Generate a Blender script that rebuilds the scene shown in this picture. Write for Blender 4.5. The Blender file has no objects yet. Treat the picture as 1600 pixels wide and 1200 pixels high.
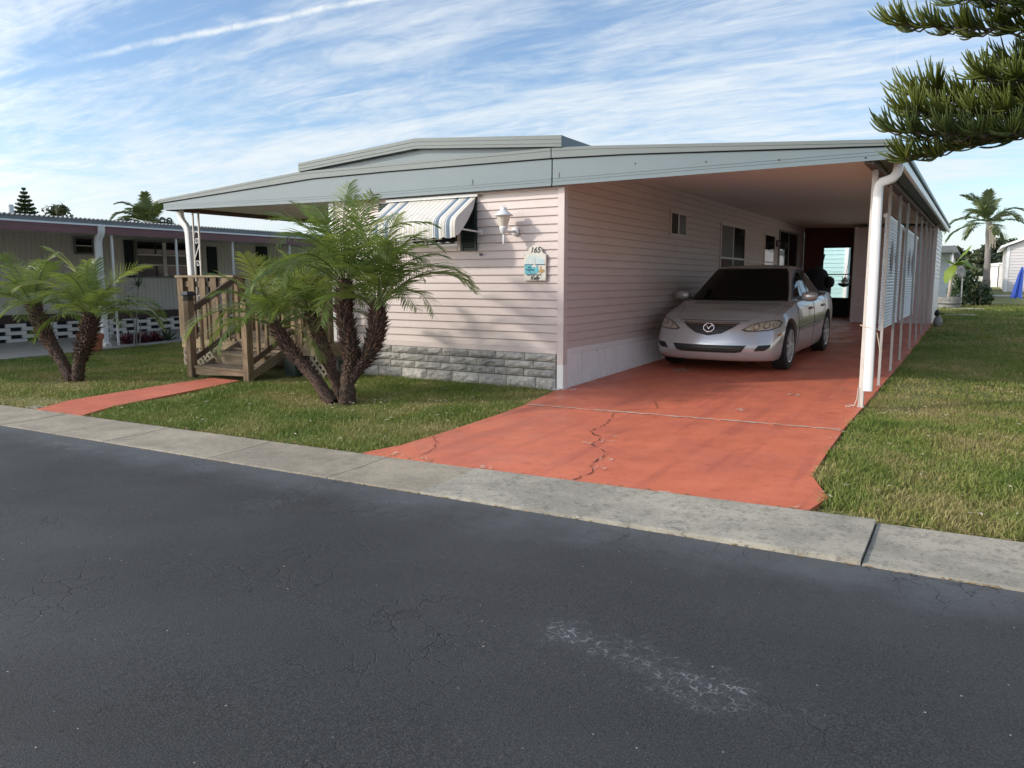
import bpy, bmesh, math, random
import numpy as np
from mathutils import Vector, Matrix
from mathutils.bvhtree import BVHTree

R = math.radians
random.seed(7)
rng = np.random.default_rng(11)
S = bpy.context.scene
COL = S.collection

# ------------------------------------------------------------------ camera, sky, sun, exposure
CAM = Vector((4.278, -8.294, 1.334))
cd = bpy.data.cameras.new("camera")
cd.sensor_width = 36.0
cd.lens = 1188.0 / 1600.0 * 36.0
cd.clip_start = 0.05
cd.clip_end = 3000.0
cam = bpy.data.objects.new("camera", cd)
cam.location = CAM
cam.rotation_euler = (R(90 - 7.727), 0.0, R(31.096))
COL.objects.link(cam)
S.camera = cam

SUN_EL = 26.0
SUN_DIR = Vector((0.762 * math.cos(R(SUN_EL)), 0.648 * math.cos(R(SUN_EL)), -math.sin(R(SUN_EL)))).normalized()
sl = bpy.data.lights.new("sun", 'SUN')
sl.energy = 1.08
sl.angle = R(3.0)
sl.color = (1.0, 0.93, 0.83)
so = bpy.data.objects.new("sun", sl)
so.rotation_euler = SUN_DIR.to_track_quat('-Z', 'Y').to_euler()
so.location = (-10, -20, 20)
COL.objects.link(so)

world = bpy.data.worlds.new("World")
S.world = world
world.use_nodes = True
S.view_settings.view_transform = 'Standard'
S.view_settings.look = 'None'
S.view_settings.exposure = 1.36
S.view_settings.gamma = 1.0
S.view_settings.use_curve_mapping = False
SKY_STRENGTH = 0.074
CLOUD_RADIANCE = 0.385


class NT:
    """short hand for wiring a node tree"""
    def __init__(self, tree):
        self.t = tree
        tree.nodes.clear()

    def n(self, kind, **kw):
        node = self.t.nodes.new(kind)
        ins = kw.pop('i', {})
        for k, v in kw.items():
            setattr(node, k, v)
        for k, v in ins.items():
            self.set(node, k, v)
        return node

    def set(self, node, k, v):
        sock = node.inputs[k]
        if isinstance(v, bpy.types.NodeSocket):
            self.t.links.new(v, sock)
        elif isinstance(v, bpy.types.Node):
            self.t.links.new(v.outputs[0], sock)
        else:
            if isinstance(v, (tuple, list)) and len(v) == 3 and sock.type == 'RGBA':
                v = (*v, 1.0)
            sock.default_value = v

    def math(self, op, a, b=0.0, c=None, clamp=False):
        m = self.n('ShaderNodeMath', operation=op, use_clamp=clamp)
        self.set(m, 0, a)
        self.set(m, 1, b)
        if c is not None:
            self.set(m, 2, c)
        return m.outputs[0]

    def vmath(self, op, a, b=None):
        m = self.n('ShaderNodeVectorMath', operation=op)
        self.set(m, 0, a)
        if b is not None:
            self.set(m, 1, b)
        return m

    def noise(self, vec, scale, detail=4.0, rough=0.55, dist=0.0):
        return self.n('ShaderNodeTexNoise', i={'Vector': vec, 'Scale': scale, 'Detail': detail, 'Roughness': rough, 'Distortion': dist}).outputs[0]

    def ramp(self, fac, stops):
        r = self.n('ShaderNodeValToRGB', i={'Fac': fac})
        e = r.color_ramp.elements
        while len(e) > 1:
            e.remove(e[-1])
        e[0].position, e[0].color = stops[0][0], (*stops[0][1], 1)
        for p, c in stops[1:]:
            x = e.new(p)
            x.color = (*c, 1)
        return r.outputs[0]

    def step(self, v, a, b, lo=0.0, hi=1.0):
        m = self.n('ShaderNodeMapRange', interpolation_type='SMOOTHSTEP',
                   i={'Value': v, 'From Min': a, 'From Max': b, 'To Min': lo, 'To Max': hi})
        return m.outputs[0]

    def mix(self, fac, a, b, blend='MIX'):
        m = self.n('ShaderNodeMix', data_type='RGBA', blend_type=blend)
        self.set(m, 0, fac)
        self.set(m, 6, a)
        self.set(m, 7, b)
        return m.outputs[2]


def build_world():
    w = NT(world.node_tree)
    out = w.n('ShaderNodeOutputWorld')
    sky = w.n('ShaderNodeTexSky', sky_type='NISHITA')
    sky.sun_disc = False
    sky.sun_elevation = R(SUN_EL)
    to_sun = -SUN_DIR
    sky.sun_rotation = math.atan2(to_sun.x, to_sun.y)
    sky.air_density = 1.0
    sky.dust_density = 0.6
    sky.ozone_density = 3.0
    bg = w.n('ShaderNodeBackground', i={'Color': sky.outputs[0], 'Strength': SKY_STRENGTH})
    tc = w.n('ShaderNodeTexCoord').outputs['Generated']
    d = w.vmath('NORMALIZE', tc).outputs[0]
    sep = w.n('ShaderNodeSeparateXYZ', i={0: d})
    z = w.math('ADD', w.math('MAXIMUM', sep.outputs[2], 0.0), 0.10)
    px = w.math('DIVIDE', sep.outputs[0], z)
    py = w.math('DIVIDE', sep.outputs[1], z)
    p = w.n('ShaderNodeCombineXYZ', i={0: px, 1: py, 2: 0.0}).outputs[0]

    def streak(rot, sx, sy, scale, detail, dist, off=0.0):
        mp = w.n('ShaderNodeMapping', i={'Vector': p, 'Rotation': (0, 0, R(rot)), 'Scale': (sx, sy, 1), 'Location': (off, off * .7, 0)})
        return w.noise(mp.outputs[0], scale, detail, 0.62, dist)
    a = streak(-24, 0.5, 1.5, 0.75, 9, 1.5, 3.1)
    b = streak(30, 0.5, 1.6, 1.6, 9, 1.8, 7.7)
    c = streak(0, 0.6, 0.8, 0.33, 4, 0.4, 1.9)
    f = streak(-48, 0.8, 2.2, 3.0, 8, 2.2, 4.4)
    v = w.math('ADD', w.math('MULTIPLY', a, 0.58), w.math('MULTIPLY', b, 0.26))
    v = w.math('ADD', v, w.math('MULTIPLY', c, 0.40))
    v = w.math('ADD', v, w.math('MULTIPLY', f, 0.20))
    # thin cirrus veil thickens with the longer path towards the horizon
    low = w.step(sep.outputs[2], 0.32, 0.02, 0.0, 0.07)
    v = w.math('ADD', v, low)
    # broad veil that lies more in the north-west, where the photograph's sky is whitest
    nw = w.vmath('DOT_PRODUCT', d, (-0.85, 0.5, 0.1)).outputs['Value']
    v = w.math('ADD', v, w.step(nw, 0.35, 1.0, 0.0, 0.03))
    mask = w.step(v, 0.645, 0.90, 0.02, 0.92)

    def contrail(p1, p2, width, strength):
        d1, d2 = Vector(p1).normalized(), Vector(p2).normalized()
        nrm = d1.cross(d2).normalized()
        mid = (d1 + d2).normalized()
        half = math.cos(d1.angle(d2) / 2)
        wob = w.math('MULTIPLY', w.math('SUBTRACT', w.noise(d, 14, 5, .6), 0.5), width * 2.2)
        dist = w.math('ABSOLUTE', w.math('ADD', w.vmath('DOT_PRODUCT', d, tuple(nrm)).outputs['Value'], wob))
        m1 = w.step(dist, 0.0, width, 1.0, 0.0)
        m2 = w.step(w.vmath('DOT_PRODUCT', d, tuple(mid)).outputs['Value'], half - 0.012, half + 0.02, 0.0, 1.0)
        nz = w.step(w.noise(d, 40, 4, .7), 0.25, 0.6, 0.35, 1.0)
        return w.math('MULTIPLY', w.math('MULTIPLY', m1, m2), w.math('MULTIPLY', nz, strength))
    c1 = contrail((-0.84, 0.49, 0.235), (-0.55, 0.76, 0.34), 0.0055, 0.8)
    c2 = contrail((-0.09, 0.96, 0.275), (-0.09, 0.97, 0.205), 0.0028, 0.4)
    mask = w.math('MAXIMUM', mask, w.math('ADD', w.math('MULTIPLY', mask, 0.8), c1, clamp=True))
    mask = w.math('MAXIMUM', mask, w.math('ADD', w.math('MULTIPLY', mask, 0.9), c2, clamp=True))
    above = w.step(sep.outputs[2], -0.02, 0.03, 0.0, 1.0)
    mask = w.math('MULTIPLY', mask, above)
    # ice cloud scatters sunlight forward: the veil glows round the sun, strengthened to add fill from the unseen sky
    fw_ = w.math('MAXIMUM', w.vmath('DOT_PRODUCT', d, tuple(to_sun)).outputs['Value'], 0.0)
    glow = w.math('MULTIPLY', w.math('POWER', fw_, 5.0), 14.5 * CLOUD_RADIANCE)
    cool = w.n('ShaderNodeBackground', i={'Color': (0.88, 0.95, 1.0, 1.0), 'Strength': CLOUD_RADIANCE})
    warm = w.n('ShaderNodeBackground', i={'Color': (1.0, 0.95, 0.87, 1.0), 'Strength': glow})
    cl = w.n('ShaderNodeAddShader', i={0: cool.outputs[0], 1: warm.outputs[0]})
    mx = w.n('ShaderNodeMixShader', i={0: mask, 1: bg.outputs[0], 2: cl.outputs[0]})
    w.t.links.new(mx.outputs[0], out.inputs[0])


build_world()

# ------------------------------------------------------------------ materials


def g(y):
    """the whole plot climbs very gently away from the street"""
    return 0.021 * min(max(y, -4.6), 60.0)


def new_mat(name):
    m = bpy.data.materials.new(name)
    m.use_nodes = True
    t = NT(m.node_tree)
    out = t.n('ShaderNodeOutputMaterial')
    b = t.n('ShaderNodeBsdfPrincipled')
    t.t.links.new(b.outputs[0], out.inputs[0])
    return m, t, b, out


def pos(t):
    return t.n('ShaderNodeNewGeometry').outputs['Position']


def mk(name, c1, c2=None, scale=6.0, rough=0.6, bump=0.0, bscale=40.0, metallic=0.0, stretch=None, spec=0.5,
       var=0.0, coat=0.0, grime=None, dist=0.0):
    """two-tone noise material with relief; var: brightness change from object to object"""
    m, t, b, out = new_mat(name)
    p = pos(t)
    if stretch:
        p = t.n('ShaderNodeMapping', i={'Vector': p, 'Scale': stretch}).outputs[0]
    c2 = c2 or tuple(x * 0.85 for x in c1)
    col = t.mix(t.step(t.noise(p, scale, 6, 0.6, dist), 0.32, 0.68), c1, c2)
    if grime:
        gm = t.step(t.noise(pos(t), grime[1], 7, 0.68, 0.6), grime[2], grime[2] + 0.18)
        col = t.mix(t.math('MULTIPLY', gm, grime[3]), col, grime[0])
    if var:
        rnd = t.n('ShaderNodeObjectInfo').outputs['Random']
        k = t.math('ADD', t.math('MULTIPLY', rnd, 2 * var), 1 - var)
        col = t.mix(1.0, col, t.n('ShaderNodeCombineXYZ', i={0: k, 1: k, 2: k}).outputs[0], 'MULTIPLY')
    t.set(b, 'Base Color', col)
    b.inputs['Roughness'].default_value = rough
    b.inputs['Metallic'].default_value = metallic
    b.inputs['Specular IOR Level'].default_value = spec
    b.inputs['Coat Weight'].default_value = coat
    if bump:
        bp = t.n('ShaderNodeBump', i={'Height': t.noise(p, bscale, 5, 0.6), 'Strength': bump, 'Distance': 0.01})
        t.set(b, 'Normal', bp.outputs[0])
    return m


M = {}
M['siding'] = mk('pink_vinyl', (0.625, 0.525, 0.485), (0.595, 0.49, 0.45), 2.2, 0.45, 0.05, 30, var=0.025, stretch=(1, 1, 6),
                 grime=((0.44, 0.38, 0.34), 1.6, 0.54, 0.26))
M['siding_trim'] = mk('pink_trim', (0.66, 0.56, 0.52), (0.63, 0.53, 0.49), 3, 0.42, 0.03)
M['shed_siding'] = mk('shed_vinyl', (0.66, 0.52, 0.48), (0.62, 0.48, 0.44), 2, 0.5, 0.04, var=0.03)
M['white'] = mk('white_metal', (0.80, 0.79, 0.76), (0.74, 0.73, 0.70), 5, 0.38, 0.04, 25, grime=((0.48, 0.45, 0.40), 3.0, 0.58, 0.35))
M['white_clean'] = mk('white_paint', (0.82, 0.82, 0.81), (0.78, 0.78, 0.77), 5, 0.4)
M['skirt'] = mk('white_skirting', (0.82, 0.81, 0.80), (0.78, 0.77, 0.76), 3, 0.45, grime=((0.42, 0.33, 0.28), 3.5, 0.60, 0.25))
M['fascia'] = mk('blue_grey_fascia', (0.150, 0.196, 0.212), (0.138, 0.183, 0.199), 1.3, 0.42, 0.04, 8, stretch=(1, 1, 2), grime=((0.15, 0.19, 0.195), 2.2, 0.55, 0.25))
M['fascia_dark'] = mk('grey_green_fascia', (0.155, 0.182, 0.174), (0.142, 0.168, 0.160), 1.5, 0.45, 0.04, 8, grime=((0.15, 0.17, 0.15), 2.5, 0.55, 0.3))
M['gap'] = mk('dark_gap', (0.012, 0.016, 0.022), rough=0.8)
M['ceiling'] = mk('carport_ceiling', (0.80, 0.79, 0.77), (0.78, 0.77, 0.75), 0.8, 0.6, 0.02)
M['brown'] = mk('brown_beam', (0.10, 0.06, 0.045), (0.08, 0.05, 0.04), 4, 0.6)
M['soffit_green'] = mk('dark_soffit', (0.09, 0.10, 0.085), rough=0.6)
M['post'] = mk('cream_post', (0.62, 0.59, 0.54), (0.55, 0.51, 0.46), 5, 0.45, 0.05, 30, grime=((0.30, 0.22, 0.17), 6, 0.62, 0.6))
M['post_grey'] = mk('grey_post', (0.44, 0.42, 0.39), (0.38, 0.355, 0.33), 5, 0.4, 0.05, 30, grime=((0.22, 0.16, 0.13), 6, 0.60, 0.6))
M['stone'] = mk('split_face_block', (0.46, 0.43, 0.39), (0.30, 0.285, 0.26), 16, 0.9, 0.9, 38, var=0.13, grime=((0.17, 0.16, 0.14), 5.0, 0.55, 0.5))
M['mortar'] = mk('dark_mortar', (0.05, 0.045, 0.04), rough=0.95)
M['glass'] = mk('dark_glass', (0.008, 0.009, 0.011), (0.012, 0.013, 0.016), 2, 0.04, spec=0.6)
M['blind'] = mk('window_blind', (0.085, 0.08, 0.072), rough=0.35)
M['shutter'] = mk('dark_green_shutter', (0.018, 0.035, 0.03), (0.014, 0.028, 0.025), 5, 0.5)
M['wood'] = mk('weathered_deck_wood', (0.27, 0.185, 0.105), (0.15, 0.10, 0.055), 3.0, 0.8, 0.35, 30, stretch=(9, 9, 1.2), var=0.22,
               grime=((0.12, 0.085, 0.055), 4.0, 0.56, 0.5))
M['wood_h'] = mk('weathered_deck_board', (0.33, 0.245, 0.15), (0.20, 0.145, 0.085), 3.0, 0.8, 0.35, 30, stretch=(1.2, 9, 9), var=0.2,
                 grime=((0.14, 0.10, 0.065), 4.0, 0.55, 0.5))
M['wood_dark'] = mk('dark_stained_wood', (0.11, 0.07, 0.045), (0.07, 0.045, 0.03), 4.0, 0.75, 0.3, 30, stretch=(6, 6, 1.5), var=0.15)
M['lattice'] = mk('faded_lattice', (0.34, 0.285, 0.215), (0.24, 0.195, 0.145), 8, 0.85, var=0.15)
M['black'] = mk('black_plastic', (0.012, 0.012, 0.013), rough=0.45)
M['black_matt'] = mk('black_cover', (0.014, 0.014, 0.016), rough=0.85, bump=0.3, bscale=12)
M['dark_red'] = mk('dark_red_panel', (0.22, 0.085, 0.075), (0.18, 0.07, 0.06), 2, 0.7)
M['turquoise'] = mk('turquoise_vinyl', (0.47, 0.70, 0.69), (0.45, 0.67, 0.66), 2, 0.5, var=0.03)
M['terracotta'] = mk('terracotta', (0.50, 0.17, 0.09), (0.42, 0.14, 0.075), 7, 0.75, 0.1)
M['maroon'] = mk('maroon_fascia', (0.20, 0.09, 0.09), (0.17, 0.075, 0.075), 2, 0.5)
M['brown_band'] = mk('dark_brown_band', (0.065, 0.035, 0.03), rough=0.6)
M['beige_metal'] = mk('beige_ribbed_metal', (0.64, 0.61, 0.56), (0.59, 0.56, 0.515), 1.5, 0.5, grime=((0.36, 0.33, 0.29), 1.8, 0.55, 0.3))
M['galv'] = mk('grey_roof_sheet', (0.19, 0.205, 0.205), (0.15, 0.165, 0.165), 5, 0.45)
M['grey_stone'] = mk('grey_planter_stone', (0.34, 0.33, 0.31), (0.22, 0.215, 0.20), 9, 0.9, 0.5, 30)
M['blue'] = mk('blue_canvas', (0.03, 0.09, 0.46), (0.025, 0.075, 0.40), 3, 0.7)
M['bulb'] = mk('clear_lamp_glass', (0.72, 0.66, 0.56), (0.66, 0.60, 0.50), 3, 0.12)
M['pale_vinyl'] = mk('pale_vinyl', (0.68, 0.64, 0.63), (0.65, 0.61, 0.60), 2, 0.5, var=0.02)
M['steel'] = mk('steel', (0.5, 0.5, 0.5), rough=0.3, metallic=0.9)
M['dish'] = mk('dish_grey', (0.16, 0.17, 0.19), rough=0.4)
M['soil'] = mk('dry_thatch', (0.135, 0.115, 0.055), (0.075, 0.07, 0.028), 9, 0.95, 0.8, 60, grime=((0.17, 0.125, 0.075), 1.1, 0.53, 0.8))
M['brown_leaf'] = mk('dead_leaf', (0.24, 0.16, 0.08), rough=0.8)
M['debris'] = mk('pale_chip', (0.62, 0.55, 0.44), (0.52, 0.44, 0.34), 20, 0.9)
M['crack'] = mk('crack_line', (0.055, 0.03, 0.022), rough=0.95)
M['conc_pale'] = mk('neighbour_concrete', (0.47, 0.44, 0.38), (0.42, 0.39, 0.335), 1.2, 0.85, 0.2, 40, grime=((0.32, 0.29, 0.25), 0.9, 0.55, 0.4))
M['red_plant'] = mk('burgundy_leaf', (0.10, 0.018, 0.035), (0.16, 0.04, 0.05), 30, 0.5)


def leaf_mat(name, c1, c2, c3=None, trans=0.35, rough=0.45, scale=3.0, var=0.25):
    m, t, b, out = new_mat(name)
    p = pos(t)
    rnd = t.n('ShaderNodeObjectInfo').outputs['Random']
    f = t.math('ADD', t.math('MULTIPLY', rnd, 0.55), t.math('MULTIPLY', t.noise(p, scale, 3), 0.5))
    stops = [(0.2, c1), (0.7, c2)]
    if c3:
        stops.append((0.93, c3))
    col = t.ramp(f, stops)
    t.set(b, 'Base Color', col)
    b.inputs['Roughness'].default_value = rough
    b.inputs['Specular IOR Level'].default_value = 0.45
    tr = t.n('ShaderNodeBsdfTranslucent', i={'Color': t.mix(0.5, col, (0.16, 0.22, 0.02))})
    mx = t.n('ShaderNodeMixShader', i={0: trans, 1: b.outputs[0], 2: tr.outputs[0]})
    t.t.links.new(mx.outputs[0], out.inputs[0])
    return m


M['palm_leaf'] = leaf_mat('palm_leaf', (0.13, 0.19, 0.055), (0.24, 0.31, 0.08), (0.46, 0.42, 0.11), 0.45, 0.30)
M['palm_rib'] = mk('palm_rib', (0.16, 0.18, 0.06), (0.12, 0.14, 0.05), 6, 0.5)
M['tall_palm_leaf'] = leaf_mat('tall_palm_leaf', (0.07, 0.10, 0.04), (0.13, 0.16, 0.06), (0.17, 0.17, 0.08), 0.3)
M['banana_leaf'] = leaf_mat('banana_leaf', (0.22, 0.33, 0.04), (0.30, 0.40, 0.07), None, 0.45)
M['bush_leaf'] = leaf_mat('bush_leaf', (0.022, 0.045, 0.018), (0.045, 0.08, 0.025), None, 0.2)
M['tree_leaf'] = leaf_mat('tree_leaf', (0.045, 0.06, 0.028), (0.085, 0.095, 0.04), (0.16, 0.12, 0.05), 0.15, scale=0.8)
M['agave'] = leaf_mat('agave_leaf', (0.05, 0.085, 0.05), (0.08, 0.12, 0.06), None, 0.15)
M['trunk'] = mk('palm_trunk', (0.11, 0.072, 0.05), (0.035, 0.023, 0.017), 14, 0.9, 1.0, 26, stretch=(1, 1, 3.5))
M['stub'] = mk('leaf_stub', (0.15, 0.078, 0.052), (0.035, 0.02, 0.016), 22, 0.85, var=0.1)
M['grey_trunk'] = mk('grey_trunk', (0.27, 0.25, 0.23), (0.19, 0.175, 0.16), 5, 0.9, 0.4, 20, stretch=(1, 1, 4))
M['pine_bark'] = mk('pine_bark', (0.11, 0.085, 0.065), (0.06, 0.045, 0.035), 10, 0.9, 0.8, 30)
M['pine_needle'] = leaf_mat('pine_needle', (0.028, 0.050, 0.010), (0.095, 0.122, 0.017), (0.14, 0.16, 0.026), 0.12, 0.5, 9.0)
M['car_paint'] = mk('silver_paint', (0.56, 0.56, 0.56), (0.55, 0.55, 0.55), 2, 0.25, metallic=0.45, coat=0.6)
M['car_glass'] = mk('car_glass', (0.003, 0.003, 0.004), rough=0.03, spec=0.25)
M['chrome'] = mk('chrome', (0.75, 0.75, 0.76), rough=0.12, metallic=1.0)
M['lens'] = mk('hazy_headlamp_lens', (0.46, 0.42, 0.33), (0.36, 0.32, 0.24), 9, 0.13, coat=1.0)
M['lens_dark'] = mk('headlamp_rim', (0.10, 0.09, 0.075), rough=0.2)
M['amber'] = mk('amber_lens', (0.42, 0.13, 0.03), rough=0.2)
M['tyre'] = mk('tyre_rubber', (0.016, 0.016, 0.017), rough=0.85)
M['alloy'] = mk('alloy_wheel', (0.66, 0.66, 0.67), rough=0.32, metallic=0.35)
M['red_lens'] = mk('red_lens', (0.3, 0.01, 0.01), rough=0.15)


def asphalt():
    m, t, b, out = new_mat('worn_asphalt')
    p = pos(t)
    big = t.step(t.noise(p, 0.55, 5, 0.55), 0.35, 0.68)
    col = t.mix(big, (0.026, 0.0265, 0.0265), (0.046, 0.0465, 0.047))
    fine = t.noise(p, 160, 3, 0.7)
    col = t.mix(t.step(fine, 0.42, 0.72), col, (0.085, 0.085, 0.084))
    col = t.mix(t.math('MULTIPLY', t.step(t.noise(p, 60, 3, 0.6), 0.58, 0.66), 0.6), col, (0.016, 0.016, 0.018))
    # pale chips of aggregate
    vo = t.n('ShaderNodeTexVoronoi', feature='F1', i={'Vector': p, 'Scale': 16.0, 'Randomness': 1.0})
    size = t.math('MULTIPLY', t.step(vo.outputs['Color'], 0.42, 0.95), 0.075)
    chip = t.math('LESS_THAN', vo.outputs['Distance'], size)
    col = t.mix(t.math('MULTIPLY', chip, t.step(t.noise(p, 0.7, 2), 0.35, 0.6, 0.3, 0.95)), col, (0.50, 0.48, 0.42))
    vo2 = t.n('ShaderNodeTexVoronoi', feature='F1', i={'Vector': p, 'Scale': 46.0, 'Randomness': 1.0})
    size2 = t.math('MULTIPLY', t.step(vo2.outputs['Color'], 0.5, 1.0), 0.16)
    chip2 = t.math('LESS_THAN', vo2.outputs['Distance'], size2)
    col = t.mix(t.math('MULTIPLY', chip2, t.step(t.noise(p, 1.1, 3), 0.42, 0.66, 0.0, 0.7)), col, (0.30, 0.29, 0.26))
    # dusty band along the kerb
    sp = t.n('ShaderNodeSeparateXYZ', i={0: p})
    edge = t.math('SUBTRACT', sp.outputs[1], t.math('SUBTRACT', t.math('MULTIPLY', sp.outputs[0], 0.041), 4.378))
    dust = t.step(t.math('ADD', edge, t.math('MULTIPLY', t.math('SUBTRACT', t.noise(p, 2.2, 6, .7), .5), 1.0)), -0.55, 0.02)
    col = t.mix(t.math('MULTIPLY', dust, 0.42), col, (0.15, 0.16, 0.17))
    # crazing: hairline cracks, dark, stronger towards the nearer left part of the lane
    wv = t.vmath('ADD', p, t.vmath('SCALE', t.n('ShaderNodeTexNoise', i={'Vector': p, 'Scale': 3.0, 'Detail': 5.0}).outputs[1]).outputs[0])
    wv.inputs[1].default_value = (0, 0, 0)
    nz = t.n('ShaderNodeTexNoise', i={'Vector': p, 'Scale': 5.0, 'Detail': 5.0})
    sc = t.n('ShaderNodeVectorMath', operation='SCALE', i={0: nz.outputs[1], 'Scale': 0.22})
    wp = t.vmath('ADD', p, sc.outputs[0]).outputs[0]
    ce = t.n('ShaderNodeTexVoronoi', feature='DISTANCE_TO_EDGE', i={'Vector': wp, 'Scale': 6.5}).outputs['Distance']
    ce2 = t.n('ShaderNodeTexVoronoi', feature='DISTANCE_TO_EDGE', i={'Vector': wp, 'Scale': 24.0}).outputs['Distance']
    region = t.step(t.noise(p, 0.9, 4, 0.6), 0.46, 0.66)
    crack = t.math('MULTIPLY', t.step(ce, 0.005, 0.028, 1.0, 0.0), region)
    col = t.mix(t.math('MULTIPLY', crack, 0.6), col, (0.018, 0.018, 0.02))
    # worn spots where the pale stone shows along the cracks

    def spot(x, y, rx, ry):
        q = t.n('ShaderNodeMapping', i={'Vector': p, 'Location': (-x / rx, -y / ry, 0), 'Scale': (1 / rx, 1 / ry, 0)}).outputs[0]
        ln = t.vmath('LENGTH', q).outputs['Value']
        return t.step(t.math('ADD', ln, t.math('MULTIPLY', t.math('SUBTRACT', t.noise(p, 3.5, 5, .7), .5), 1.6)), 0.25, 1.0, 1.0, 0.0)
    s = t.math('MAXIMUM', spot(3.10, -5.68, 0.34, 0.20), spot(3.52, -5.80, 0.34, 0.20))
    s = t.math('MAXIMUM', s, t.math('MULTIPLY', spot(0.45, -4.95, 0.2, 0.34), 0.55))
    s = t.math('MAXIMUM', s, t.math('MULTIPLY', spot(-2.2, -4.72, 1.3, 0.18), 0.5))
    s = t.math('MAXIMUM', s, t.math('MULTIPLY', spot(4.05, -5.75, 0.3, 0.1), 0.3))
    s = t.math('MULTIPLY', s, t.step(t.noise(p, 5.5, 5, .7), 0.40, 0.62))
    veins = t.step(ce2, 0.02, 0.12, 1.0, 0.0)
    veins = t.math('MULTIPLY', veins, t.step(t.noise(p, 21, 6, .8), 0.45, 0.60))
    col = t.mix(t.math('MULTIPLY', t.math('MULTIPLY', veins, s), 0.7), col, (0.36, 0.37, 0.375))
    col = t.mix(t.math('MULTIPLY', s, 0.06), col, (0.30, 0.31, 0.33))
    t.set(b, 'Base Color', col)
    t.set(b, 'Roughness', t.step(t.noise(p, 1.2, 4), 0.3, 0.7, 0.62, 0.85))
    b.inputs['Specular IOR Level'].default_value = 0.35
    h = t.math('SUBTRACT', t.math('MULTIPLY', t.noise(p, 190, 3, .6), 0.6), t.math('MULTIPLY', crack, 0.8))
    bp = t.n('ShaderNodeBump', i={'Height': h, 'Strength': 0.55, 'Distance': 0.008})
    t.set(b, 'Normal', bp.outputs[0])
    return m


def painted_slab():
    m, t, b, out = new_mat('worn_red_paint')
    p = pos(t)
    col = t.mix(t.step(t.noise(p, 1.4, 6, 0.62), 0.33, 0.68), (0.70, 0.188, 0.098), (0.575, 0.155, 0.088))
    col = t.mix(t.math('MULTIPLY', t.step(t.noise(p, 7, 8, 0.78), 0.50, 0.70), 0.62), col, (0.40, 0.108, 0.072))
    col = t.mix(t.math('MULTIPLY', t.step(t.noise(p, 55, 3, 0.6), 0.60, 0.72), 0.4), col, (0.76, 0.25, 0.16))
    # faint dark tyre sweeps running up the drive
    q = t.n('ShaderNodeMapping', i={'Vector': p, 'Rotation': (0, 0, R(8)), 'Scale': (3.2, 0.22, 1)}).outputs[0]
    col = t.mix(t.math('MULTIPLY', t.step(t.noise(q, 1.6, 5, 0.6), 0.52, 0.66), 0.42), col, (0.40, 0.10, 0.07))
    # flaked-off spots
    fl = t.step(t.noise(p, 6.0, 8, 0.76, 1.2), 0.715, 0.735)
    col = t.mix(fl, col, (0.60, 0.47, 0.36))
    t.set(b, 'Base Color', col)
    t.set(b, 'Roughness', t.step(t.noise(p, 3, 4), 0.3, 0.7, 0.38, 0.62))
    bp = t.n('ShaderNodeBump', i={'Height': t.noise(p, 45, 5, 0.65), 'Strength': 0.22, 'Distance': 0.008})
    t.set(b, 'Normal', bp.outputs[0])
    return m


def concrete(name, c1, c2, speck):
    m, t, b, out = new_mat(name)
    p = pos(t)
    col = t.mix(t.step(t.noise(p, 1.7, 7, 0.65, 0.5), 0.36, 0.66), c1, c2)
    col = t.mix(t.math('MULTIPLY', t.step(t.noise(p, 5, 7, 0.7), 0.5, 0.72), 0.6), col, tuple(x * 0.5 for x in c1))
    col = t.mix(t.math('MULTIPLY', t.step(t.noise(p, 19, 9, 0.82), 0.50, 0.62), speck), col, (0.12, 0.115, 0.10))
    col = t.mix(t.math('MULTIPLY', t.step(t.noise(p, 48, 3, 0.7), 0.58, 0.70), 0.45), col, (0.66, 0.63, 0.56))
    rnd = t.n('ShaderNodeObjectInfo').outputs['Random']
    k = t.math('ADD', t.math('MULTIPLY', rnd, 0.16), 0.92)
    col = t.mix(1.0, col, t.n('ShaderNodeCombineXYZ', i={0: k, 1: k, 2: k}).outputs[0], 'MULTIPLY')
    t.set(b, 'Base Color', col)
    b.inputs['Roughness'].default_value = 0.9
    bp = t.n('ShaderNodeBump', i={'Height': t.noise(p, 80, 5, 0.7), 'Strength': 0.5, 'Distance': 0.008})
    t.set(b, 'Normal', bp.outputs[0])
    return m


def grass_mat():
    m, t, b, out = new_mat('grass_blade')
    p = pos(t)
    a = t.n('ShaderNodeAttribute', attribute_name='tint').outputs['Fac']
    patch = t.step(t.noise(p, 1.3, 5, 0.6, 0.4), 0.36, 0.66)
    f = t.math('ADD', t.math('MULTIPLY', a, 0.60), t.math('MULTIPLY', patch, 0.34))
    col = t.ramp(f, [(0.0, (0.095, 0.160, 0.030)), (0.30, (0.165, 0.235, 0.045)), (0.52, (0.26, 0.285, 0.075)),
                     (0.72, (0.38, 0.325, 0.13)), (0.97, (0.48, 0.38, 0.20))])
    t.set(b, 'Base Color', col)
    b.inputs['Roughness'].default_value = 0.55
    b.inputs['Specular IOR Level'].default_value = 0.3
    tr = t.n('ShaderNodeBsdfTranslucent', i={'Color': col})
    mx = t.n('ShaderNodeMixShader', i={0: 0.3, 1: b.outputs[0], 2: tr.outputs[0]})
    t.t.links.new(mx.outputs[0], out.inputs[0])
    return m


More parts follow.
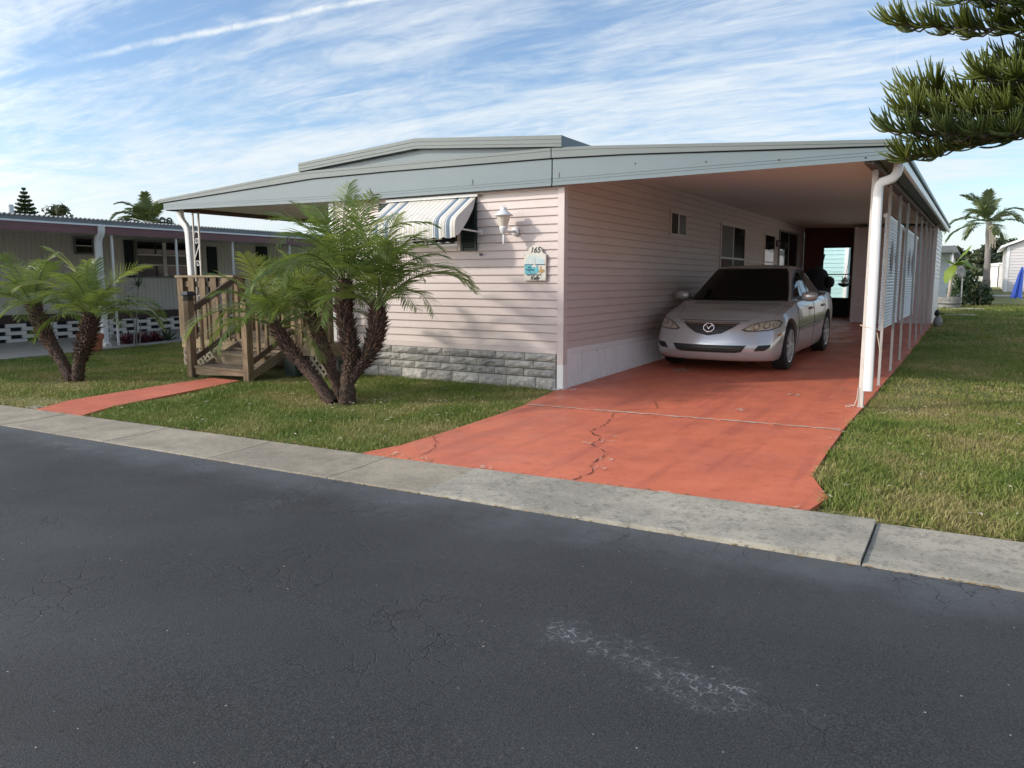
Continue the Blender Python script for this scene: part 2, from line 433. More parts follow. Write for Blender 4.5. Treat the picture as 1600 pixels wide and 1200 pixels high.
def far_lawn_mat():
    m, t, b, out = new_mat('lawn_ground')
    p = pos(t)
    f = t.math('ADD', t.math('MULTIPLY', t.noise(p, 1.2, 6, .65), 0.6), t.math('MULTIPLY', t.noise(p, 22, 4, .7), 0.42))
    col = t.ramp(f, [(0.36, (0.10, 0.145, 0.034)), (0.48, (0.18, 0.20, 0.055)), (0.58, (0.25, 0.225, 0.09)), (0.70, (0.28, 0.215, 0.115))])
    t.set(b, 'Base Color', col)
    b.inputs['Roughness'].default_value = 0.95
    bp = t.n('ShaderNodeBump', i={'Height': t.noise(p, 60, 5, .7), 'Strength': 0.9, 'Distance': 0.02})
    t.set(b, 'Normal', bp.outputs[0])
    return m


M['asphalt'] = asphalt()
M['red_paint'] = painted_slab()
M['kerb'] = concrete('kerb_concrete', (0.385, 0.33, 0.245), (0.275, 0.237, 0.178), 0.35)
M['kerb_grey'] = concrete('grey_kerb_concrete', (0.415, 0.375, 0.295), (0.285, 0.26, 0.207), 0.65)
M['grass'] = grass_mat()
M['lawn'] = far_lawn_mat()

# ------------------------------------------------------------------ mesh helpers


class MB:
    def __init__(self):
        self.v, self.f, self.m = [], [], []
        self.mi = 0

    def add(self, vs, fs):
        o = len(self.v)
        self.v.extend([tuple(x) for x in vs])
        for f in fs:
            self.f.append(tuple(o + i for i in f))
            self.m.append(self.mi)
        return self

    def hexa(self, b, t):
        """bottom four and top four corners, both counter-clockwise from above"""
        return self.add(list(b) + list(t), [(3, 2, 1, 0), (4, 5, 6, 7), (0, 1, 5, 4), (1, 2, 6, 5), (2, 3, 7, 6), (3, 0, 4, 7)])

    def box(self, x0, x1, y0, y1, z0, z1):
        return self.hexa([(x0, y0, z0), (x1, y0, z0), (x1, y1, z0), (x0, y1, z0)], [(x0, y0, z1), (x1, y0, z1), (x1, y1, z1), (x0, y1, z1)])

    def slope(self, x0, x1, y0, y1, z0, z1):
        """a box whose bottom and top follow the gentle climb of the plot"""
        return self.hexa([(x0, y0, z0 + g(y0)), (x1, y0, z0 + g(y0)), (x1, y1, z0 + g(y1)), (x0, y1, z0 + g(y1))],
                         [(x0, y0, z1 + g(y0)), (x1, y0, z1 + g(y0)), (x1, y1, z1 + g(y1)), (x0, y1, z1 + g(y1))])

    def bar(self, p, q, w, h, up=(0, 0, 1)):
        p, q, up = Vector(p), Vector(q), Vector(up)
        d = (q - p).normalized()
        s = d.cross(up)
        if s.length < 1e-4:
            s = d.cross(Vector((1, 0, 0)))
        s.normalize()
        u = s.cross(d)
        s, u = s * w / 2, u * h / 2
        return self.add([p - s - u, p + s - u, p + s + u, p - s + u, q - s - u, q + s - u, q + s + u, q - s + u],
                        [(3, 2, 1, 0), (4, 5, 6, 7), (0, 1, 5, 4), (1, 2, 6, 5), (2, 3, 7, 6), (3, 0, 4, 7)])

    def tube(self, pts, rad, n=8, cap=True):
        pts = [Vector(p) for p in pts]
        if not isinstance(rad, (list, tuple)):
            rad = [rad] * len(pts)
        vs, fs = [], []
        ref = Vector((0.13, 0.21, 0.97))
        if abs((pts[-1] - pts[0]).normalized().dot(ref)) > 0.9:
            ref = Vector((0.98, 0.1, 0.05))
        for i, p in enumerate(pts):
            d = (pts[min(i + 1, len(pts) - 1)] - pts[max(i - 1, 0)]).normalized()
            a = d.cross(ref).normalized()
            b = d.cross(a)
            for k in range(n):
                t = 2 * math.pi * k / n
                vs.append(p + (a * math.cos(t) + b * math.sin(t)) * rad[i])
        for i in range(len(pts) - 1):
            for k in range(n):
                k2 = (k + 1) % n
                fs.append((i * n + k, i * n + k2, (i + 1) * n + k2, (i + 1) * n + k))
        if cap:
            fs.append(tuple(range(n))[::-1])
            fs.append(tuple((len(pts) - 1) * n + k for k in range(n)))
        return self.add(vs, fs)

    def lathe(self, prof, c=(0, 0, 0), n=20, axis='z', cap=True):
        vs, fs = [], []
        for r, h in prof:
            for k in range(n):
                t = 2 * math.pi * k / n
                a, b = r * math.cos(t), r * math.sin(t)
                p = {'z': (a, b, h), 'x': (h, a, b), 'y': (a, h, b)}[axis]
                vs.append((c[0] + p[0], c[1] + p[1], c[2] + p[2]))
        for i in range(len(prof) - 1):
            for k in range(n):
                k2 = (k + 1) % n
                fs.append((i * n + k, i * n + k2, (i + 1) * n + k2, (i + 1) * n + k))
        if cap:
            fs.append(tuple(range(n))[::-1])
            fs.append(tuple((len(prof) - 1) * n + k for k in range(n)))
        return self.add(vs, fs)

    def prism(self, poly, z0, z1):
        """polygon in plan, extruded; z0/z1 are heights above the sloping plot"""
        n = len(poly)
        vs = [(x, y, z0 + g(y)) for x, y in poly] + [(x, y, z1 + g(y)) for x, y in poly]
        return self.add(vs, [tuple(range(n))[::-1], tuple(range(n, 2 * n))] + [(i, (i + 1) % n, n + (i + 1) % n, n + i) for i in range(n)])

    def extrude_x(self, prof, x0, x1):
        """profile of (y, z) points pulled along x"""
        n = len(prof)
        vs = [(x0, y, z) for y, z in prof] + [(x1, y, z) for y, z in prof]
        return self.add(vs, [tuple(range(n)), tuple(range(n, 2 * n))[::-1]] + [(i, n + i, n + (i + 1) % n, (i + 1) % n) for i in range(n)])

    def extrude_y(self, prof, y0, y1):
        n = len(prof)
        vs = [(x, y0, z) for x, z in prof] + [(x, y1, z) for x, z in prof]
        return self.add(vs, [tuple(range(n))[::-1], tuple(range(n, 2 * n))] + [(i, (i + 1) % n, n + (i + 1) % n, n + i) for i in range(n)])

    def build(self, name, mats, parent=None, smooth=False, local=False, bevel=0.0, fix=True):
        me = bpy.data.meshes.new(name)
        v = self.v
        if parent is not None and not local:
            o = origin(parent)
            v = [(a - o[0], b - o[1], c - o[2]) for a, b, c in v]
        me.from_pydata(v, [], self.f)
        if not isinstance(mats, (list, tuple)):
            mats = [mats]
        for x in mats:
            me.materials.append(x)
        if len(mats) > 1:
            me.polygons.foreach_set('material_index', self.m)
        if fix:
            bm = bmesh.new()
            bm.from_mesh(me)
            bmesh.ops.recalc_face_normals(bm, faces=bm.faces)
            if bevel:
                ed = [e for e in bm.edges if len(e.link_faces) == 2 and e.calc_face_angle(0) > 0.5]
                bmesh.ops.bevel(bm, geom=ed, offset=bevel, segments=2, affect='EDGES', clamp_overlap=True)
            bm.to_mesh(me)
            bm.free()
        if smooth:
            me.polygons.foreach_set('use_smooth', [True] * len(me.polygons))
        ob = bpy.data.objects.new(name, me)
        COL.objects.link(ob)
        if parent is not None:
            ob.parent = parent
        return ob


def origin(o):
    p = Vector((0, 0, 0))
    while o is not None:
        p = p + Vector(o.location)
        o = o.parent
    return p


def tag(o, label, cat, group=None):
    o['label'] = label
    o['category'] = cat
    if group:
        o['group'] = group
    return o


def thing(name, loc, label, cat, group=None, rz=0.0):
    o = bpy.data.objects.new(name, None)
    o.empty_display_size = 0.2
    o.location = loc
    o.rotation_euler = (0, 0, rz)
    COL.objects.link(o)
    return tag(o, label, cat, group)


def structure(o):
    o['kind'] = 'structure'
    return o


def stuff(o):
    o['kind'] = 'stuff'
    return o


def share(o, parent, loc=(0, 0, 0), rot=(0, 0, 0), scale=(1, 1, 1)):
    c = o.copy()
    COL.objects.link(c)
    c.parent = parent
    c.location, c.rotation_euler, c.scale = loc, rot, scale
    return c


def smooth_obj(ob, angle=40):
    bm = bmesh.new()
    bm.from_mesh(ob.data)
    for f in bm.faces:
        f.smooth = True
    for e in bm.edges:
        if len(e.link_faces) == 2 and e.calc_face_angle(0) > R(angle):
            e.smooth = False
    bm.to_mesh(ob.data)
    bm.free()


# ------------------------------------------------------------------ ground, street, kerb, drive
def k_out(x):
    return -4.378 + 0.041 * x


def k_in(x):
    return -3.68 + 0.048 * x


# the plot: one big sheet of earth that climbs with the slope, then runs level to the horizon
mb = MB()
xs = [-600, -60, -25, -14, -10.3, -6, -3, 0, 3, 6, 12, 25, 60, 600]
ys = [-4.6, -3.5, -2, 0, 3, 6, 10, 15, 22, 30, 40, 60, 120, 900]
vs = []
for y in ys:
    for x in xs:
        vs.append((x, (k_out(max(min(x, 60), -60)) - 0.02) if y == -4.6 else y, g(y) - 0.03))
nx = len(xs)
mb.add(vs, [(j * nx + i, j * nx + i + 1, (j + 1) * nx + i + 1, (j + 1) * nx + i) for j in range(len(ys) - 1) for i in range(nx - 1)])
lawn_ground = structure(mb.build('lawn_ground', M['lawn']))

mb = MB()
sx = [-600, -60, -20, -10, -5, 0, 5, 10, 20, 60, 600]
prof = [(0.0, -0.0955), (-0.25, -0.108), (-1.5, -0.085), (-3.5, -0.07), (-6, -0.10), (-9, -0.2), (-600, -0.6)]
vs = []
for off, z in prof:
    for x in sx:
        vs.append((x, k_out(max(min(x, 60), -60)) + off + 0.015, z))
nx = len(sx)
mb.add(vs, [(j * nx + i, (j + 1) * nx + i, (j + 1) * nx + i + 1, j * nx + i + 1) for j in range(len(prof) - 1) for i in range(nx - 1)])
street = structure(mb.build('street', M['asphalt'], fix=False))

kerb_root = bpy.data.objects.new('kerb', None)
COL.objects.link(kerb_root)
structure(kerb_root)
joints = [-26, -22, -18, -14, -11.2, -9.0, -7.0, -5.35, -3.95, -3.05, -2.3, -0.95, 0.33, 1.15, 3.885, 6.0, 8.2, 10.5, 14, 18]
for a, b in zip(joints[:-1], joints[1:]):
    newer = abs(a - 1.15) < .01
    e = 0.004
    lift0, lift1 = (0.006, 0.020) if newer else (0.0, random.uniform(0.0, 0.004))
    seg = MB()
    n = 5
    for i in range(n):
        x0 = a + e + (b - a - 2 * e) * i / n
        x1 = a + e + (b - a - 2 * e) * (i + 1) / n
        l0 = lift0 + (lift1 - lift0) * i / n
        l1 = lift0 + (lift1 - lift0) * (i + 1) / n
        P = lambda x, t, dz: (x, k_out(x) + (k_in(x) - k_out(x)) * t, g(k_out(x) + (k_in(x) - k_out(x)) * t) + dz)
        rows = [(0.0, -0.10), (0.0, 0.000), (0.02, 0.004), (0.5, -0.002), (0.97, 0.006), (1.0, 0.0), (1.0, -0.10)]
        vv = [P(x0, t, z + (l0 if z > -0.05 else 0)) for t, z in rows] + [P(x1, t, z + (l1 if z > -0.05 else 0)) for t, z in rows]
        m = len(rows)
        seg.add(vv, [(k, m + k, m + k + 1, k + 1) for k in range(m - 1)] + [tuple(range(m)), tuple(range(m, 2 * m))[::-1]])
    seg.build('concrete_slab', M['kerb_grey'] if a >= 1.1 else M['kerb'], kerb_root)

drive = bpy.data.objects.new('driveway', None)
COL.objects.link(drive)
structure(drive)
apron = [(0.04, -3.655), (1.0, -3.63), (2.2, -3.575), (3.40, -3.52), (3.50, -3.44), (3.56, -3.12), (3.46, -2.86), (3.375, -2.62), (3.355, -1.8), (3.345, -0.93),
         (2.3, -0.985), (1.2, -1.06), (0.13, -1.145), (0.16, -1.7), (0.175, -2.6), (0.15, -3.3)]
MB().prism(apron, -0.10, 0.004).build('concrete_slab', M['red_paint'], drive)
main = [(0.11, -1.115), (1.2, -1.03), (2.3, -0.955), (3.34, -0.90), (3.36, 0.4), (3.40, 4.0), (3.45, 13.0), (3.45, 17.5), (0.0, 17.5), (0.0, 0.02), (-0.02, -0.2), (0.06, -0.7)]
MB().prism(main, -0.10, 0.006).build('concrete_slab', M['red_paint'], drive)


def ribbon(name, pts, w, dz, mat, parent, jit=0.3):
    m = MB()
    P = []
    rr = random.Random(hash(name) % 1000 + len(pts))
    # subdivide with jitter so that the line wanders like a real crack
    for (a, b) in zip(pts[:-1], pts[1:]):
        a, b = Vector(a), Vector(b)
        k = max(2, int((b - a).length / 0.05))
        for i in range(k):
            q = a.lerp(b, i / k)
            P.append(q + Vector((rr.uniform(-1, 1), rr.uniform(-1, 1))) * 0.018)
    P.append(Vector(pts[-1]))
    vs = []
    for i, p in enumerate(P):
        d = (P[min(i + 1, len(P) - 1)] - P[max(i - 1, 0)]).normalized()
        n = Vector((-d.y, d.x)) * w * rr.uniform(1 - jit, 1 + jit) / 2
        for q in (p - n, p + n):
            vs.append((q.x, q.y, g(q.y) + dz))
    m.add(vs, [(2 * i, 2 * i + 1, 2 * i + 3, 2 * i + 2) for i in range(len(P) - 1)])
    return m.build(name, mat, parent, fix=False)


ribbon('crack', [(1.93, -3.55), (1.96, -3.3), (1.84, -3.05), (1.84, -2.75), (1.58, -2.5), (1.55, -2.25), (1.36, -2.05), (1.33, -1.6), (1.18, -1.12)], 0.0075, 0.009, M['crack'], drive, 0.98)
ribbon('crack', [(0.57, -3.60), (0.50, -3.3), (0.34, -3.04), (0.20, -2.92)], 0.005, 0.009, M['crack'], drive, 0.6)
ribbon('crack', [(1.18, -1.0), (1.5, -0.7), (1.3, -0.25), (1.7, -0.1)], 0.007, 0.011, M['crack'], drive, 0.6)
ribbon('joint_filler', [(0.14, -1.12), (0.7, -1.085), (1.2, -1.045), (1.75, -1.01), (2.3, -0.965), (2.9, -0.935), (3.33, -0.91)], 0.026, 0.0105, M['debris'], drive, 0.75)


def flakes(spots, name, mat, parent, dz):
    """irregular thin flat chips lying on a surface"""
    m = MB()
    for x, y, r, n in spots:
        for i in range(n):
            a, d = random.uniform(0, 6.28), r * random.random() ** 0.6
            cx, cy = x + math.cos(a) * d, y + math.sin(a) * d * 0.8
            rad = r * random.uniform(0.10, 0.34)
            k = 7
            el, th = random.uniform(0.3, 0.8), random.uniform(0, 3.1)
            ring = []
            for j in range(k):
                t = 6.283 * j / k
                rr = rad * random.uniform(0.6, 1.1)
                u, v = math.cos(t) * rr, math.sin(t) * rr * el
                ring.append((cx + u * math.cos(th) - v * math.sin(th), cy + u * math.sin(th) + v * math.cos(th)))
            z = dz + 0.0004 * i
            m.add([(px, py, g(py) + z) for px, py in ring], [tuple(range(k))])
    return stuff(m.build(name, mat, parent, fix=False))


flakes([(3.35, -2.2, .05, 5), (3.345, -1.3, .05, 6), (3.36, -0.3, .05, 5), (3.40, -2.6, .04, 4), (3.38, 1.2, .05, 4), (3.40, 2.6, .05, 4), (0.74, 2.25, 0.17, 22), (0.5, 2.05, 0.06, 4), (1.1, 2.1, 0.08, 4), (2.29, -0.38, 0.08, 12), (2.2, -0.52, 0.04, 4), (2.57, 0.84, 0.09, 13), (2.66, 0.88, 0.05, 5),
        (2.75, 1.0, 0.05, 3), (3.02, 1.55, 0.06, 4), (3.0, 1.95, 0.08, 4), (1.26, -0.41, 0.05, 4), (1.98, -3.2, 0.06, 6), (1.90, -2.95, 0.07, 6), (1.65, -2.35, 0.06, 6), (1.52, -2.5, 0.06, 5),
        (1.60, -2.15, 0.05, 5), (0.35, -3.58, 0.07, 5), (0.60, -3.60, 0.05, 4), (0.2, -2.95, 0.03, 3), (2.6, -1.6, 0.03, 2), (2.2, -2.4, 0.03, 2), (3.1, -2.9, 0.02, 2), (3.42, -3.45, 0.05, 4),
        (1.2, -3.60, 0.08, 6), (2.6, -3.54, 0.10, 5), (3.34, -1.0, 0.05, 5), (3.36, -1.6, 0.04, 4)], 'paint_flakes', M['debris'], drive, 0.0125)
for i in range(1):
    pass

walk = [(-4.55, -3.885), (-4.66, -3.66), (-4.80, -3.38), (-4.86, -2.62), (-4.86, -1.35), (-4.28, -1.35), (-4.22, -1.6), (-4.05, -2.7), (-3.92, -3.4), (-3.72, -3.855)]
walkway = structure(MB().prism(walk[::-1], -0.10, 0.005).build('footpath', M['red_paint']))

nb_conc = structure(MB().prism([(-16.4, -4.45), (-10.28, -4.16), (-10.27, -1.5), (-10.25, 1.2), (-10.45, 3.0), (-10.5, 14.0), (-16.4, 14.0)], -0.10, 0.005).build('neighbour_driveway', M['conc_pale']))

# ------------------------------------------------------------------ grass blades


def in_poly(px, py, poly):
    inside = np.zeros(px.shape, bool)
    n = len(poly)
    for i in range(n):
        x1, y1 = poly[i]
        x2, y2 = poly[(i + 1) % n]
        c = ((y1 > py) != (y2 > py)) & (px < (x2 - x1) * (py - y1) / (y2 - y1 + 1e-12) + x1)
        inside ^= c
    return inside


def vnoise(x, y, s, seed):
    """cheap smooth value noise in numpy"""
    r = np.random.default_rng(seed).random((64, 64))
    u, v = x * s, y * s
    i, j = np.floor(u).astype(int), np.floor(v).astype(int)
    fu, fv = u - i, v - j
    fu, fv = fu * fu * (3 - 2 * fu), fv * fv * (3 - 2 * fv)
    a, b = r[i % 64, j % 64], r[(i + 1) % 64, j % 64]
    c, d = r[i % 64, (j + 1) % 64], r[(i + 1) % 64, (j + 1) % 64]
    return (a * (1 - fu) + b * fu) * (1 - fv) + (c * (1 - fu) + d * fu) * fv


DECK = (-6.65, -3.40, -0.5)
holes = [apron, main, walk,
         [(-3.80, -0.02), (0.02, -0.02), (0.02, 16), (-3.8, 16)],
         [(DECK[0], DECK[2]), (DECK[1], DECK[2]), (DECK[1], 6), (DECK[0], 6)],
         [(-5.4, -1.35), (-4.05, -1.35), (-4.05, -0.4), (-5.4, -0.4)],
         [(-16.4, -4.45), (-10.28, -4.16), (-10.27, -1.5), (-10.25, 1.2), (-10.45, 3.0), (-10.5, 14.0), (-16.4, 14.0)]]
bare = [(3.72, -3.40, 0.26, 0.12, 1.0), (-1.75, -1.95, 0.95, 0.5, 0.75), (-0.9, -1.25, 0.9, 0.45, 0.5), (3.75, 1.0, 0.45, 1.2, 0.85), (3.95, 2.2, 0.5, 0.9, 0.6), (-6.5, -2.45, 0.6, 0.35, 0.7), (-5.2, -3.55, 0.7, 0.28, 0.85),
        (4.6, 0.6, 0.7, 0.3, 0.5), (-0.2, -0.7, 0.35, 0.4, 0.5), (5.0, -1.2, 0.4, 0.35, 0.45)]


def blades(name, x0, x1, y0, y1, dens, h, w, seed, clump=1.0):
    r = np.random.default_rng(seed)
    n = int((x1 - x0) * (y1 - y0) * dens)
    x, y = r.uniform(x0, x1, n), r.uniform(y0, y1, n)
    keep = y > (-3.68 + 0.048 * x) + 0.015 + 0.05 * vnoise(x, y, 4.0, 5)
    wx, wy = 0.045 * (vnoise(x, y, 9.0, 31) - .5) * 2, 0.045 * (vnoise(x, y, 9.0, 32) - .5) * 2
    for pl in holes:
        keep &= ~in_poly(x + wx, y + wy, pl)
    # little further than the right view edge is never seen
    keep &= vnoise(x, y, 5.0, 3) + vnoise(x, y, 1.7, 4) + r.random(n) * 0.9 > 0.62
    dry = np.zeros(n)
    for bx, by, rx, ry, k in bare:
        d = np.sqrt(((x - bx) / rx) ** 2 + ((y - by) / ry) ** 2) + 0.5 * (vnoise(x, y, 3.0, 8) - .5)
        wgt = np.clip(1.25 - d, 0, 1) * k
        dry = np.maximum(dry, wgt)
        keep &= r.random(n) > wgt * 0.72
    x, y, dry = x[keep], y[keep], dry[keep]
    n = len(x)
    tall = 0.55 + 0.9 * vnoise(x, y, 2.2, 12)
    hh = h * r.uniform(0.45, 1.25, n) * tall * (1 - 0.62 * dry)
    ww = w * r.uniform(0.7, 1.3, n)
    th = r.uniform(0, 6.283, n)
    lean = r.uniform(0.15, 1.25, n)
    la = r.uniform(0, 6.283, n)
    z = 0.021 * np.clip(y, -4.6, 60) - 0.028
    dx, dy = np.cos(th) * ww / 2, np.sin(th) * ww / 2
    mx, my = x + np.cos(la) * hh * lean * .35, y + np.sin(la) * hh * lean * .35
    tx, ty = x + np.cos(la) * hh * lean, y + np.sin(la) * hh * lean
    V = np.zeros((n, 5, 3), np.float32)
    V[:, 0] = np.stack([x - dx, y - dy, z], 1)
    V[:, 1] = np.stack([x + dx, y + dy, z], 1)
    V[:, 2] = np.stack([mx + dx * .8, my + dy * .8, z + hh * .6], 1)
    V[:, 3] = np.stack([mx - dx * .8, my - dy * .8, z + hh * .6], 1)
    V[:, 4] = np.stack([tx, ty, z + hh * np.clip(1.05 - 0.28 * lean, .45, 1)], 1)
    me = bpy.data.meshes.new(name)
    me.vertices.add(n * 5)
    me.vertices.foreach_set('co', V.ravel())
    base = (np.arange(n) * 5)[:, None]
    loops = np.concatenate([base + np.array([[0, 1, 2, 3]]), base + np.array([[3, 2, 4]])], 1).astype(np.int32).ravel()
    me.loops.add(n * 7)
    me.loops.foreach_set('vertex_index', loops)
    me.polygons.add(n * 2)
    st = np.stack([np.arange(n) * 7, np.arange(n) * 7 + 4], 1).astype(np.int32).ravel()
    me.polygons.foreach_set('loop_start', st)
    me.polygons.foreach_set('loop_total', np.tile(np.array([4, 3], np.int32), n))
    a = me.attributes.new('tint', 'FLOAT', 'POINT')
    t = np.clip(0.55 * r.random(n) + 0.5 * vnoise(x, y, 1.1, 21) - 0.02 + 0.6 * dry + (r.random(n) < 0.13) * 0.35, 0, 1)
    a.data.foreach_set('value', np.repeat(t, 5).astype(np.float32))
    me.update(calc_edges=True)
    me.materials.append(M['grass'])
    ob = bpy.data.objects.new(name, me)
    COL.objects.link(ob)
    ob['kind'] = 'stuff'
    return ob


blades('grass', 3.3, 6.6, -3.6, 1.5, 6400, 0.054, 0.0065, 1)
blades('grass', 3.3, 8.5, 1.5, 8.0, 2200, 0.046, 0.010, 2)
blades('grass', 3.4, 9.0, 8.0, 24.0, 420, 0.06, 0.02, 3)
blades('grass', -4.4, 0.25, -4.0, 0.0, 5200, 0.045, 0.0065, 4)
blades('grass', -10.4, -4.4, -4.2, 2.5, 2000, 0.044, 0.0095, 5)
blades('grass', -10.6, -6.6, 2.5, 12.0, 400, 0.06, 0.016, 6)

# ------------------------------------------------------------------ the home
home = thing('mobile_home', (0, 0, 0), 'pink vinyl-sided mobile home with grey-blue fascia and long attached carport', 'house')
C0 = 0.1016
Z0 = 2.322


def board_profile(zb, zt, out, sgn=-1, base=0.0):
    """lap board: foot stands proud, head tucks in; returns (offset, z)"""
    if zt - zb < 0.05:
        return [(base, zt), (base + sgn * 0.004, zt), (base + sgn * out, zb + 0.006), (base + sgn * (out - 0.002), zb), (base, zb)]
    return [(base, zt), (base + sgn * 0.002, zt), (base + sgn * 0.003, zt - 0.011), (base + sgn * 0.009, zt - 0.014), (base + sgn * out, zb + 0.005), (base + sgn * (out - 0.003), zb), (base, zb)]


def siding_x(parent, x0, x1, y, z_top, z_bot, mat, sgn=-1, pitch=C0, out=0.019, phase=Z0):
    k = math.ceil((phase - z_top) / pitch - 1e-6) - 1
    proto = None
    while True:
        zb, zt = phase - (k + 1) * pitch, phase - k * pitch - 0.001
        k += 1
        zt2, zb2 = min(zt, z_top), max(zb, z_bot)
        if zt2 - zb2 < 0.02:
            if zb < z_bot:
                break
            continue
        full = abs(zt2 - zt) < 1e-6 and abs(zb2 - zb) < 1e-6
        if full and proto is not None:
            c = proto.copy()
            COL.objects.link(c)
            c.location = (0, 0, zb - proto['zb'])
        else:
            m = MB().extrude_x(board_profile(zb2, zt2, out, sgn, y), x0, x1)
            o = m.build('siding_board', mat, parent)
            if full:
                proto = o
                o['zb'] = zb


def siding_y(parent, y0, y1, x, z_top, z_bot, mat, sgn=1, pitch=C0, out=0.019, phase=Z0):
    k = math.ceil((phase - z_top) / pitch - 1e-6) - 1
    proto = None
    while True:
        zb, zt = phase - (k + 1) * pitch, phase - k * pitch - 0.001
        k += 1
        zt2, zb2 = min(zt, z_top), max(zb, z_bot)
        if zt2 - zb2 < 0.02:
            if zb < z_bot:
                break
            continue
        full = abs(zt2 - zt) < 1e-6 and abs(zb2 - zb) < 1e-6
        if full and proto is not None:
            c = proto.copy()
            COL.objects.link(c)
            c.location = (0, 0, zb - proto['zb'])
        else:
            o = MB().extrude_y(board_profile(zb2, zt2, out, sgn, x), y0, y1).build('siding_board', mat, parent)
            if full:
                proto = o
                o['zb'] = zb


HX0, HX1, HY1 = -3.80, 0.0, 15.3
# solid core so that no light leaks through
MB().box(HX0 + 0.02, HX1 - 0.02, 0.02, HY1 - 0.02, 0.05, 2.86).build('wall', M['siding'], home)
fw = MB().box(HX0 + 0.01, HX1 - 0.01, 0.002, 0.018, 0.44, 2.60).build('front_wall', M['siding'], home)
siding_x(fw, HX0 + 0.07, HX1 - 0.065, 0.002, 2.52, 0.50, M['siding'])
sw = MB().box(-0.018, -0.002, 0.02, HY1, 0.40, 2.84).build('side_wall', M['siding'], home)
siding_y(sw, 0.068, HY1 - 0.02, -0.002, 2.83, 0.50, M['siding'])
lw = MB().box(HX0 + 0.002, HX0 + 0.018, 0.02, HY1, 0.40, 2.84).build('left_wall', M['siding'], home)
siding_y(lw, 0.068, HY1 - 0.02, HX0 + 0.002, 2.70, 0.50, M['siding'], sgn=-1)

m = MB()
m.box(-0.068, 0.022, -0.022, -0.004, 0.31, 2.50)
m.box(0.004, 0.022, -0.004, 0.068, 0.31, 2.80)
m.build('corner_trim', M['siding_trim'], home, bevel=0.003)
m = MB()
m.box(HX0 - 0.02, HX0 + 0.075, -0.022, -0.004, 0.02, 2.50)
m.box(HX0 - 0.02, HX0 - 0.004, -0.004, 0.068, 0.02, 2.60)
m.build('corner_trim', M['white_clean'], home, bevel=0.003)
MB().box(-0.066, 0.024, -0.024, -0.004, -0.01, 0.308).box(0.004, 0.026, -0.004, 0.09, -0.01, 0.308).build('skirt_corner', M['white'], home, bevel=0.003)
MB().box(HX0 + 0.076, HX1 - 0.069, -0.020, 0.0, 0.438, 0.50).build('starter_strip', M['siding_trim'], home, bevel=0.003)
MB().box(HX0 + 0.076, HX1 - 0.069, -0.024, 0.0, 2.43, 2.475).build('top_trim', M['siding_trim'], home, bevel=0.003)
MB().box(0.0, 0.018, 0.091, HY1, 0.425, 0.50).build('starter_strip', M['skirt'], home, bevel=0.003)
MB().box(0.0, 0.02, 0.068, HY1, 2.765, 2.80).build('top_trim', M['siding_trim'], home, bevel=0.003)

# ribbed skirting of the carport side
m = MB()
y = 0.092
prof = []
while y < HY1:
    prof += [(0.002, y), (0.020, y + 0.010), (0.020, y + 0.050), (0.002, y + 0.060)]
    y += 0.075
vs, fs = [], []
for x, yy in prof:
    vs += [(x, yy, g(yy) - 0.01), (x, yy, 0.424)]
for i in range(len(prof) - 1):
    fs.append((2 * i, 2 * i + 2, 2 * i + 3, 2 * i + 1))
m.add(vs, fs)
stuff(m.build('ribbed_skirting', M['skirt'], home, fix=False))

# split-face block skirt under the front wall
bs = MB().box(HX0 + 0.08, HX1 - 0.07, -0.012, 0.03, -0.06, 0.436).build('block_skirt', M['mortar'], home)


def rough_block(w, h, seed):
    rr = random.Random(seed)
    m = MB()
    nx, nz = 7, 4
    d = 0.045
    vs = []
    for j in range(nz):
        for i in range(nx):
            edge = i in (0, nx - 1) or j in (0, nz - 1)
            u, v = i / (nx - 1), j / (nz - 1)
            dep = 0.026 if edge else d + rr.uniform(-0.010, 0.012)
            vs.append((u * w + (0 if i in (0, nx - 1) else rr.uniform(-.008, .008)), -dep, v * h + (0 if j in (0, nz - 1) else rr.uniform(-.005, .005))))
    fs = [(j * nx + i, j * nx + i + 1, (j + 1) * nx + i + 1, (j + 1) * nx + i) for j in range(nz - 1) for i in range(nx - 1)]
    ring = [i for i in range(nx)] + [j * nx + nx - 1 for j in range(1, nz)] + [(nz - 1) * nx + i for i in range(nx - 2, -1, -1)] + [j * nx for j in range(nz - 2, 0, -1)]
    o = len(vs)
    for k in ring:
        vs.append((vs[k][0], -0.004, vs[k][2]))
    n = len(ring)
    fs += [(ring[k], o + k, o + (k + 1) % n, ring[(k + 1) % n]) for k in range(n)]
    m.add(vs, fs)
    return m


row_tops = [0.434, 0.334, 0.234, 0.134]
seedc = 0
for r_, zt in enumerate(row_tops):
    h = 0.091 if r_ < 3 else 0.15
    x = HX1 - 0.072
    first = [0.45, 0.32, 0.46, 0.29][r_]
    w = first
    while x - 0.05 > HX0 + 0.08:
        xa = max(x - w, HX0 + 0.082)
        o = rough_block(x - xa - 0.009, h, seedc).build('brick', M['stone'], bs, local=True)
        o.location = (xa, 0, zt - h)
        seedc += 1
        x = xa
        w = 0.430 + random.uniform(-0.008, 0.008)

# ---- roof edges seen from the street
YF = -0.12


def band(name, pts_lo, pts_hi, y0, y1, mat):
    """a long fascia sheet: polyline of (x, z) below and above, with depth"""
    m = MB()
    for (a, b), (c, d) in zip(zip(pts_lo[:-1], pts_lo[1:]), zip(pts_hi[:-1], pts_hi[1:])):
        m.hexa([(a[0], y0, a[1]), (b[0], y0, b[1]), (b[0], y1, b[1]), (a[0], y1, a[1])],
               [(c[0], y0, c[1]), (d[0], y0, d[1]), (d[0], y1, d[1]), (c[0], y1, c[1])])
    return m.build(name, mat, home)


